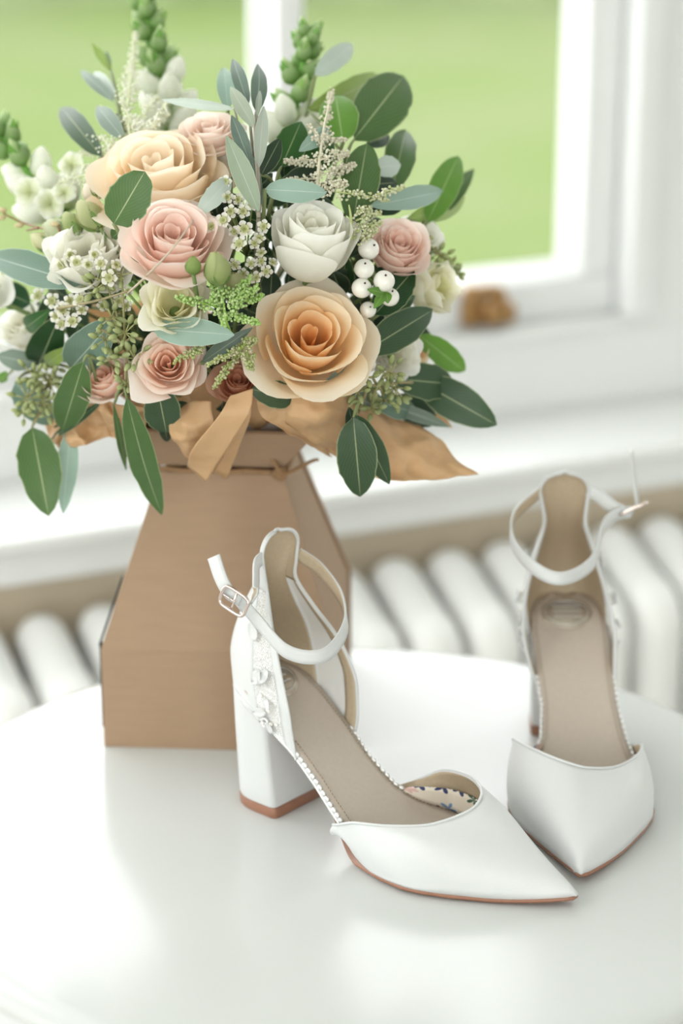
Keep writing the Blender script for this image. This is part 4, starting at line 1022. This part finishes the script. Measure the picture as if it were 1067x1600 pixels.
# --- astilbe plumes
def astilbe(label, axis, d, branches, c0, c1, seed=0, bead=.00088, name='astilbe'):
    rg = random.Random(seed); P = [at_b(x, y, d + dd) for x, y, dd in axis]; t = thing(name, label, 'flower', P[0], 'astilbe plumes')
    mb = MB(); mb.tube([cr(P, i / 12) for i in range(13)], [lerp(.0013, .0004, i / 12) for i in range(13)], 6, col=c0); mb.build('stem', M['stem'], t, cols=True)
    def plume(A, Bp, r0, n):
        mb = MB(); ax = (Bp - A); X = ax.orthogonal().normalized(); Y = ax.normalized().cross(X)
        mb.tube([A, A.lerp(Bp, .5) + V((0, 0, .0006)), Bp], [.0006, .0005, .0003], 5, col=c0)
        for k in range(n):
            f = (k + rg.random()) / n; a = rg.uniform(0, 6.283); rr = r0 * (1.25 - .85 * f) * rg.uniform(.4, 1.5)
            mb.ball(A.lerp(Bp, f) + (X * math.cos(a) + Y * math.sin(a)) * rr + ax.normalized() * r0 * .3, bead * rg.uniform(.7, 1.2), sub=1, col=mixc(c0, c1, clamp(rg.uniform(.2, 1.1) * (1 - .5 * f))))
        o = mb.build('plume_branch', M['bead'], t, cols=True); o['kind'] = 'stuff'
    for (x0, y0, x1, y1, r, n) in branches:
        plume(at_b(x0, y0, d + rg.uniform(-.004, .004)), at_b(x1, y1, d + rg.uniform(-.008, .008)), r * 1.55 / FPX, int(n * 1.7))
    stem_to(P[0], t, .001, c0)
WA, GA = srgb(222, 214, 196), srgb(240, 238, 224)
astilbe('white astilbe plume rising above the large pale peach rose', [(203, 226, 0), (200, 170, 0), (202, 110, 0), (212, 56, 0)], .03,
        [(200, 165, 213, 52, 9, 110), (200, 160, 204, 100, 13, 90), (200, 205, 158, 168, 8, 60), (203, 205, 248, 152, 8, 70), (196, 226, 118, 214, 8, 70), (205, 215, 262, 178, 9, 60), (190, 240, 126, 238, 8, 60), (180, 262, 92, 286, 10, 80), (180, 270, 130, 262, 9, 60), (205, 190, 190, 158, 6, 30), (240, 200, 262, 160, 6, 40)],
        srgb(226, 230, 194), srgb(252, 252, 242), 1)
astilbe('cream astilbe plume beside the white rose', [(495, 300, 0), (498, 260, 0), (506, 200, 0), (518, 145, 0)], .0,
        [(502, 230, 518, 142, 8, 80), (500, 250, 446, 252, 7, 55), (500, 250, 545, 238, 8, 60), (498, 280, 448, 282, 7, 40), (500, 275, 552, 258, 9, 70), (500, 225, 484, 196, 6, 30), (502, 215, 540, 218, 6, 34), (496, 300, 540, 286, 9, 60), (490, 292, 466, 306, 7, 40)],
        srgb(218, 212, 186), srgb(244, 240, 222), 2)
astilbe('green-tipped astilbe sprays between the white rose and the snowberries', [(548, 372, 0), (548, 340, 0), (545, 320, 0)], -.008,
        [(525, 300, 606, 312, 6, 60), (590, 304, 632, 292, 5, 36), (556, 345, 592, 332, 7, 46), (556, 362, 594, 348, 7, 46), (552, 372, 588, 362, 8, 46), (560, 330, 580, 326, 6, 26)],
        srgb(192, 202, 136), srgb(240, 237, 214), 3)
astilbe('green astilbe spray above the long pale leaf', [(352, 500, 0), (350, 480, 0), (348, 458, 0)], -.026,
        [(345, 482, 276, 464, 7, 60), (350, 470, 335, 446, 11, 60), (356, 474, 402, 448, 7, 60), (356, 482, 410, 462, 6, 50), (358, 490, 404, 506, 6, 50), (350, 486, 350, 508, 6, 40), (360, 468, 380, 440, 6, 40), (352, 466, 330, 470, 9, 40), (366, 470, 392, 432, 5, 36)],
        srgb(146, 186, 84), srgb(206, 226, 168), 4, .0010)
astilbe('drooping green-tipped astilbe spray below the long pale leaf', [(380, 540, 0), (376, 545, 0), (372, 552, 0)], -.014,
        [(380, 540, 334, 606, 6, 60), (384, 545, 392, 576, 8, 50), (372, 545, 326, 570, 5, 40), (380, 540, 398, 530, 7, 40), (318, 540, 272, 566, 5, 36), (320, 542, 300, 556, 5, 24)],
        srgb(160, 180, 96), srgb(206, 198, 170), 5, .0010)

# --- waxflowers
def wax_sprig(label, pos, node, seed=0, col=srgb(246, 244, 238), dim=1.):
    rg = random.Random(seed); root = at_b(*node); t = thing('waxflower_sprig', label, 'flower', root, 'waxflower sprigs')
    vs = []; cs = []; nu, nv = 6, 5
    for i in range(nu):
        u = 2 * i / (nu - 1) - 1
        for b in range(nv):
            v = b / (nv - 1); vs.append(V((.42 + .58 * v * (1 - .18 * u * u), .40 * u * math.sin(math.pi * clamp(.12 + .74 * v)) ** .8, .10 * v * v + .10 * u * u))); cs.append(mixc(srgb(226, 226, 190), col, clamp(v * 2)))
    pm = mesh('tmp', vs, grid_faces(nu, nv), M['petal'], cols=cs); pme = pm.data; bpy.data.objects.remove(pm)
    mb = MB(); mb.lathe([(.0, .0), (.18, .02), (.34, .06), (.42, .14), (.47, .15), (.44, .02), (.30, -.35), (.12, -.7), (0, -.72)], 12)
    for k in range(10): mb.ball(V((.42 * math.cos(k * .6283), .42 * math.sin(k * .6283), .2)), .06, sub=1)
    cm = mesh('tmp', mb.v, mb.f, M['stem'], cols=[mixc(srgb(112, 118, 52), srgb(196, 198, 150), clamp(v.xy.length * 2.2 - .1)) for v in mb.v]); cme = cm.data; bpy.data.objects.remove(cm)
    for (x, y, r, d) in pos:
        dep = D(x, y, d); P = at(x, y, dep); R = r * dep / FPX; ax = facing(rg.uniform(-.45, .45), rg.uniform(-.3, .5))
        Q = ax.to_track_quat('Z', 'Y').to_matrix().to_4x4(); base = Matrix.Translation(P - root) @ Q @ Matrix.Rotation(rg.uniform(0, 6), 4, 'Z') @ Matrix.Scale(R, 4)
        c = inst('blossom', cme, t, base)
        for k in range(5): inst('petal', pme, c, Matrix.Rotation(k * 1.2566, 4, 'Z'))
        mb = MB(); mb.tube([P - ax * R * .6, P.lerp(root, .5) - TOW * .004, root], .0005, 5, col=srgb(110, 124, 70)); mb.build('stalk', M['stem'], t, cols=True)
    stem_to(root, t, .001)
wax_sprig('cluster of white waxflowers between the dusty pink rose and the olive sprig', [(330, 354, 13, -.014), (349, 344, 13, -.018), (382, 358, 15, -.02), (374, 381, 15, -.022), (360, 330, 12, -.014), (380, 330, 12, -.012), (355, 308, 11, -.008), (405, 372, 11, -.014), (412, 354, 12, -.012), (398, 380, 11, -.014), (366, 362, 10, -.010), (352, 284, 11, -.008), (372, 312, 11, -.006), (408, 395, 10, -.006), (392, 320, 10, -.006)], (385, 400, .02), 1)
wax_sprig('shaded waxflowers hanging left of the white rose', [(366, 414, 12, -.008), (400, 434, 12, -.010), (416, 424, 11, -.008), (392, 412, 10, -.006), (408, 408, 10, -.004), (426, 410, 9, -.002), (380, 428, 10, -.004)], (400, 440, .03), 2)
wax_sprig('white waxflowers below the long blue-green leaf', [(82, 470, 14, -.014), (98, 484, 14, -.016), (126, 468, 15, -.016), (114, 502, 15, -.02), (110, 470, 12, -.012), (96, 506, 12, -.012), (128, 484, 11, -.014), (60, 462, 14, -.01), (88, 494, 12, -.012)], (110, 500, .01), 3)
wax_sprig('white waxflowers in front of the ruffled white lisianthus', [(96, 414, 13, -.022), (120, 410, 13, -.024), (138, 414, 12, -.022), (158, 412, 12, -.022), (171, 434, 15, -.024), (182, 414, 11, -.018), (110, 398, 11, -.02), (148, 398, 11, -.018)], (150, 450, -.004), 4)
wax_sprig('dim waxflowers among the left seed capsules', [(186, 470, 12, -.006), (160, 478, 11, -.004), (198, 478, 11, -.004), (176, 452, 10, -.006), (200, 455, 9, -.004)], (180, 490, .01), 5)

# --- snowberries
def snowberries(label, pos, node):
    root = at_b(*node); t = thing('snowberry_sprig', label, 'berries', root, 'snowberry sprigs')
    for (x, y, r, d, tx, ty) in pos:
        dep = D(x, y, d); P = at(x, y, dep); R = r * dep / FPX; ax = (facing(tx, ty)).normalized()
        mb = MB(); vs, fs = ICO[3]; Q = ax.to_track_quat('Z', 'Y').to_matrix()
        for v in vs:
            z = v[2]; k = 1 - .10 * max(0, z) ** 6
            mb.v.append(P + Q @ V((v[0] * R, v[1] * R, z * R * .96 * k))); mb.c.append((1, 1, 1))
        mb.f = list(fs); b = mb.build('berry', M['berry'], t)
        mb = MB(); mb.ball(P + ax * R * .88, R * .12, sub=1); mb.tube([P + ax * R * .85, P + ax * R * 1.08], [R * .07, R * .03], 5); mb.build('berry_tip', M['dark_dot'], b)
        mb = MB(); mb.tube([P - ax * R * .9, P.lerp(root, .6), root], .0007, 5, col=srgb(120, 150, 70)); mb.build('stalk', M['stem'], t, cols=True)
    stem_to(root, t, .0012)
    return t
sb = snowberries('white snowberries right of the white rose', [(576, 389, 17, -.004, .55, .3), (569, 420, 16, -.008, .1, .5), (565, 450, 16, -.008, .35, .45), (600, 439, 17, -.016, .15, .5), (609, 464, 15, -.010, .3, .6), (575, 484, 13, -.002, .3, .3)], (588, 450, .02))
for q, (bx, by, tx, ty) in enumerate([(600, 458, 584, 482), (602, 458, 574, 452), (604, 456, 606, 474)]): leaf_mesh(at_b(bx, by, -.014), at_b(tx, ty, -.018), .006, BRT, sb, seed=q, name='small_leaf')
snowberries('pair of snowberries at the lower right rim of the large peach rose', [(575, 569, 13, -.008, .3, .6), (562, 562, 11, -.008, -.2, .6)], (570, 560, .02))

# --- seeded eucalyptus capsules
vs = []; cs = []; nu, nv = 8, 9
for i in range(nu):
    for b in range(nv):
        v = b / (nv - 1); r = .36 * math.sin(math.pi * clamp(.05 + .88 * v ** .8)) ** .8; r = max(r, .05)
        vs.append(V((r * math.cos(6.2832 * i / nu), r * math.sin(6.2832 * i / nu), v * 1.25 - .25))); cs.append(mixc(srgb(156, 168, 112), srgb(204, 212, 162), v))
_c = mesh('tmp', vs, grid_faces(nu, nv, cu=True), M['petal'], cols=cs); CAPS = _c.data; bpy.data.objects.remove(_c)
def seeds(label, clusters, node, twigs, seed=0, size=12.5):
    rg = random.Random(seed); root = at_b(*node); t = thing('seeded_eucalyptus', label, 'foliage', root, 'seeded eucalyptus sprays')
    for (x, y, d, n, sp) in clusters:
        h = at_b(x, y, d)
        mb = MB(); mb.tube([h, h.lerp(root, .5) + V((0, 0, .003)), root], [.0006, .0008, .0010], 6, col=srgb(150, 148, 100)); mb.build('stalk', M['stem'], t, cols=True)
        for k in range(n):
            a = 2 * math.pi * k / n + rg.uniform(-.4, .4); dr = (RIGHT * math.cos(a) + UPV * math.sin(a) * .9 + TOW * rg.uniform(-.1, .9)).normalized()
            R = size * rg.uniform(.8, 1.1) * 1.45 / FPX; p = h + dr * sp * rg.uniform(.4, 1.05) * 1.45 / FPX
            inst('seed_capsule', CAPS, t, Matrix.Translation(p - root) @ dr.to_track_quat('Z', 'Y').to_matrix().to_4x4() @ Matrix.Scale(R, 4))
            mb = MB(); mb.tube([h, p], .0005, 4, col=srgb(160, 160, 108)); mb.build('seed_stalk', M['stem'], t, cols=True)
    for tw_ in twigs:
        mb = MB(); P = [at_b(*q) for q in tw_]; mb.tube([cr(P, i / 10) for i in range(11)], [.0011 - .0005 * i / 10 for i in range(11)], 6, col=srgb(150, 140, 104)); mb.build('twig', M['stem'], t, cols=True)
    stem_to(root, t, .0013)
seeds('seed capsules hanging below the cream lisianthus on the left', [(196, 520, -.016, 8, 26), (165, 530, -.018, 7, 26), (210, 560, -.016, 8, 26), (178, 560, -.02, 8, 24), (200, 600, -.018, 8, 22), (165, 440, -.014, 6, 22), (190, 430, -.012, 5, 20), (150, 450, -.016, 5, 18), (175, 495, -.012, 6, 22)], (196, 545, -.008), [[(196, 540, -.014), (160, 516, -.018), (150, 520, -.02)], [(200, 545, -.012), (196, 590, -.016), (198, 630, -.02)], [(222, 530, -.014), (205, 528, -.014), (185, 545, -.014)], [(90, 482, -.02), (150, 470, -.02), (200, 455, -.02)]], 1)
seeds('seed capsules at the lower left above the hanging green leaf', [(55, 588, -.02, 8, 26), (78, 596, -.022, 8, 24), (42, 622, -.022, 9, 26), (66, 628, -.024, 9, 24), (38, 645, -.024, 5, 16), (75, 645, -.022, 5, 16), (85, 575, -.018, 4, 18)], (80, 600, -.012), [[(66, 632, -.02), (60, 650, -.02), (50, 668, -.02)]], 2)
seeds('seed capsules beneath the large open peach rose at the lower right', [(608, 582, -.03, 8, 22), (615, 606, -.034, 9, 22), (600, 626, -.034, 8, 22), (580, 638, -.032, 7, 20), (560, 612, -.026, 6, 20), (620, 620, -.032, 5, 18), (574, 590, -.026, 5, 18)], (590, 604, -.026), [[(655, 598, -.026), (620, 598, -.028), (585, 602, -.026), (560, 592, -.02)], [(572, 610, -.026), (566, 630, -.024), (556, 654, -.022)]], 3)
seeds('small seed capsules against the window frame at the far right', [(690, 402, .012, 7, 16), (706, 414, .012, 7, 16), (712, 428, .012, 6, 12), (655, 366, .016, 4, 14), (684, 396, .012, 5, 14)], (676, 392, .02), [], 4, 11)
# bare brown twigs at the left
t = thing('bare_twig', 'bare brown twigs sticking out beside the white bud at left', 'twig', at_b(98, 372, .0))
for tw_ in ([(100, 370, -.004), (70, 358, -.008), (40, 350, -.01), (8, 335, -.012)], [(96, 370, -.004), (82, 372, -.008), (70, 384, -.01)], [(60, 356, -.008), (42, 360, -.01)], [(96, 368, -.006), (90, 352, -.01)], [(8, 335, -.012), (2, 326, -.012)]):
    mb = MB(); P = [at_b(*q) for q in tw_]; mb.tube([cr(P, i / 8) for i in range(9)], [.0009 - .0003 * i / 8 for i in range(9)], 6, col=srgb(140, 104, 78)); mb.build('twig', M['stem'], t, cols=True)
for (x, y) in ((4, 328), (2, 340), (30, 352), (86, 350)):
    mb = MB(); mb.ball(at_b(x, y, -.012), .0022, RIGHT, (.8, .8, 1.4), 2, srgb(196, 180, 140)); mb.build('twig_bud', M['stem'], t, cols=True)
stem_to(at_b(100, 370, -.004), t, .0009)
# pale dry grass stalk
t = thing('grass_stalk', 'thin pale stalk curving over the dusty pink rose', 'stalk', at_b(200, 455, -.016))
mb = MB(); P = [at_b(200, 458, -.02), at_b(230, 430, -.04), at_b(268, 390, -.05), at_b(302, 344, -.045)]; mb.tube([cr(P, i / 14) for i in range(15)], [.0008 - .0003 * i / 14 for i in range(15)], 6, col=srgb(190, 176, 156)); mb.build('stalk', M['stem'], t, cols=True)
stem_to(P[0], t, .0009)

# ------------------------------------------------------------------ tissue wrap and water bag between box and flowers
wr = thing('tissue_wrap', 'crumpled brown tissue paper gathered under the flowers above the box', 'wrapping paper', BL((0, 0, .21)))
vs = []; nu, nv = 96, 9; rg = random.Random(5)
for i in range(nu):
    a = 2 * math.pi * i / nu
    for b in range(nv):
        v = b / (nv - 1)
        r = lerp(.046, .098, v ** .9); z = lerp(.205, .262, v)
        n1 = noise.noise(V((math.cos(a) * 2.2, math.sin(a) * 2.2, v * 1.5))); n2 = noise.noise(V((math.cos(a) * 7, math.sin(a) * 7, v * 3)))
        fold = abs(((i * 11 / nu) % 1) - .5) * 2
        r += v * (.022 * n1 + .012 * n2 + .016 * (fold - .5)); z += v * (.012 * n2 - .018 * (fold - .4) + .010 * n1)
        vs.append(BL((r * math.cos(a), r * math.sin(a) * .9, z)))
mesh('paper_skirt', vs, grid_faces(nu, nv, cu=True), M['tissue'], wr, smooth=False, solid=(.0003, 0))
def flap(pts, rows, cols_, crump=.0022, seed=0, name='paper_flap'):
    """pts: rows of (px,py,depth offset) control points, a draped sheet"""
    C_ = [[at_b(*q) for q in row] for row in pts]; vs = []
    for i in range(rows):
        u = i / (rows - 1); line = [cr(row, 0) if False else None for row in C_]
        rp = [cr(row, u) for row in C_]
        for j in range(cols_):
            p = cr(rp, j / (cols_ - 1)); cz = noise.noise(p * 38 + V((seed, 3, 0)), noise_basis='VORONOI_F1') + .6 * noise.noise(p * 85 + V((seed, 3, 5)), noise_basis='VORONOI_F1') ; nz = TOW * (cz * crump * 2.2) + noise.noise_vector(p * 55 + V((seed, 0, 0))) * crump + noise.noise_vector(p * 140 + V((0, seed, 0))) * crump * .35
            vs.append(p + nz)
    fs = []
    for f in grid_faces(rows, cols_): fs += [(f[0], f[1], f[2]), (f[0], f[2], f[3])]
    return mesh(name, vs, fs, M['tissue'], wr, smooth=True, solid=(.0003, 0))
flap([[(420, 640, .0), (470, 612, -.01), (530, 610, -.012), (590, 640, -.006), (650, 660, .0)], [(445, 662, -.012), (500, 655, -.03), (560, 655, -.03), (640, 675, -.022), (690, 690, -.015)], [(490, 690, -.02), (530, 705, -.036), (580, 715, -.038), (660, 712, -.030), (715, 720, -.02)], [(512, 706, -.022), (545, 725, -.04), (590, 745, -.045), (660, 751, -.036), (746, 740, -.022)]], 60, 40, .0022, 1)
flap([[(360, 618, -.014), (396, 607, -.012)], [(340, 652, -.030), (389, 646, -.028)], [(300, 702, -.042), (352, 706, -.040)], [(292, 728, -.046), (322, 753, -.046)]], 14, 34, .0004, 2)
flap([[(372, 640, -.010), (392, 625, -.006)], [(366, 680, -.02), (388, 660, -.014)], [(334, 738, -.032), (354, 749, -.028)]], 8, 16, .0005, 3)
flap([[(262, 640, -.006), (290, 628, -.004), (330, 630, .0)], [(268, 680, -.02), (296, 672, -.022), (330, 668, -.018)], [(288, 712, -.026), (300, 716, -.028), (318, 700, -.024)]], 26, 26, .0024, 4)
flap([[(60, 640, .0), (110, 628, -.008), (170, 628, -.012), (236, 640, -.01)], [(70, 672, -.004), (112, 668, -.018), (165, 672, -.026), (228, 672, -.022)], [(80, 690, -.004), (100, 706, -.016), (150, 690, -.024), (200, 690, -.026)]], 60, 36, .0045, 5)
flap([[(628, 640, .012), (690, 640, .016)], [(640, 660, .010), (706, 668, .014)]], 6, 5, .001, 6)
flap([[(400, 625, -.006), (440, 615, -.006)], [(410, 650, -.014), (470, 650, -.014)], [(440, 672, -.02), (520, 712, -.024)]], 26, 30, .002, 7)
bag = thing('water_bag', 'clear cellophane water pouch gathered inside the box collar', 'bag', BL((0, 0, .19)))
vs = []; nu, nv = 64, 10
for i in range(nu):
    a = 2 * math.pi * i / nu
    for b in range(nv):
        v = b / (nv - 1); r = lerp(.034, .058, math.sin(v * math.pi / 2)) * (1 + .05 * noise.noise(V((math.cos(a) * 3, math.sin(a) * 3, v * 3))) + .03 * noise.noise(V((math.cos(a) * 14, math.sin(a) * 14, v))))
        sq = 1 / max(abs(math.cos(a)), abs(math.sin(a))) ** .5
        vs.append(BL((r * sq * math.cos(a), r * sq * math.sin(a), lerp(.188, .238, v))))
mesh('pouch', vs, grid_faces(nu, nv, cu=True), M['clear_wrap'], bag)
mb = MB(); mb.lathe([(0, .189), (.030, .190), (.036, .2), (.034, .235), (0, .238)], 24); mb.v = [BL(v) for v in mb.v]; mb.c = [(.13, .16, .06)] * len(mb.v)
mb.build('stem_bundle', M['stem'], bag, cols=True)
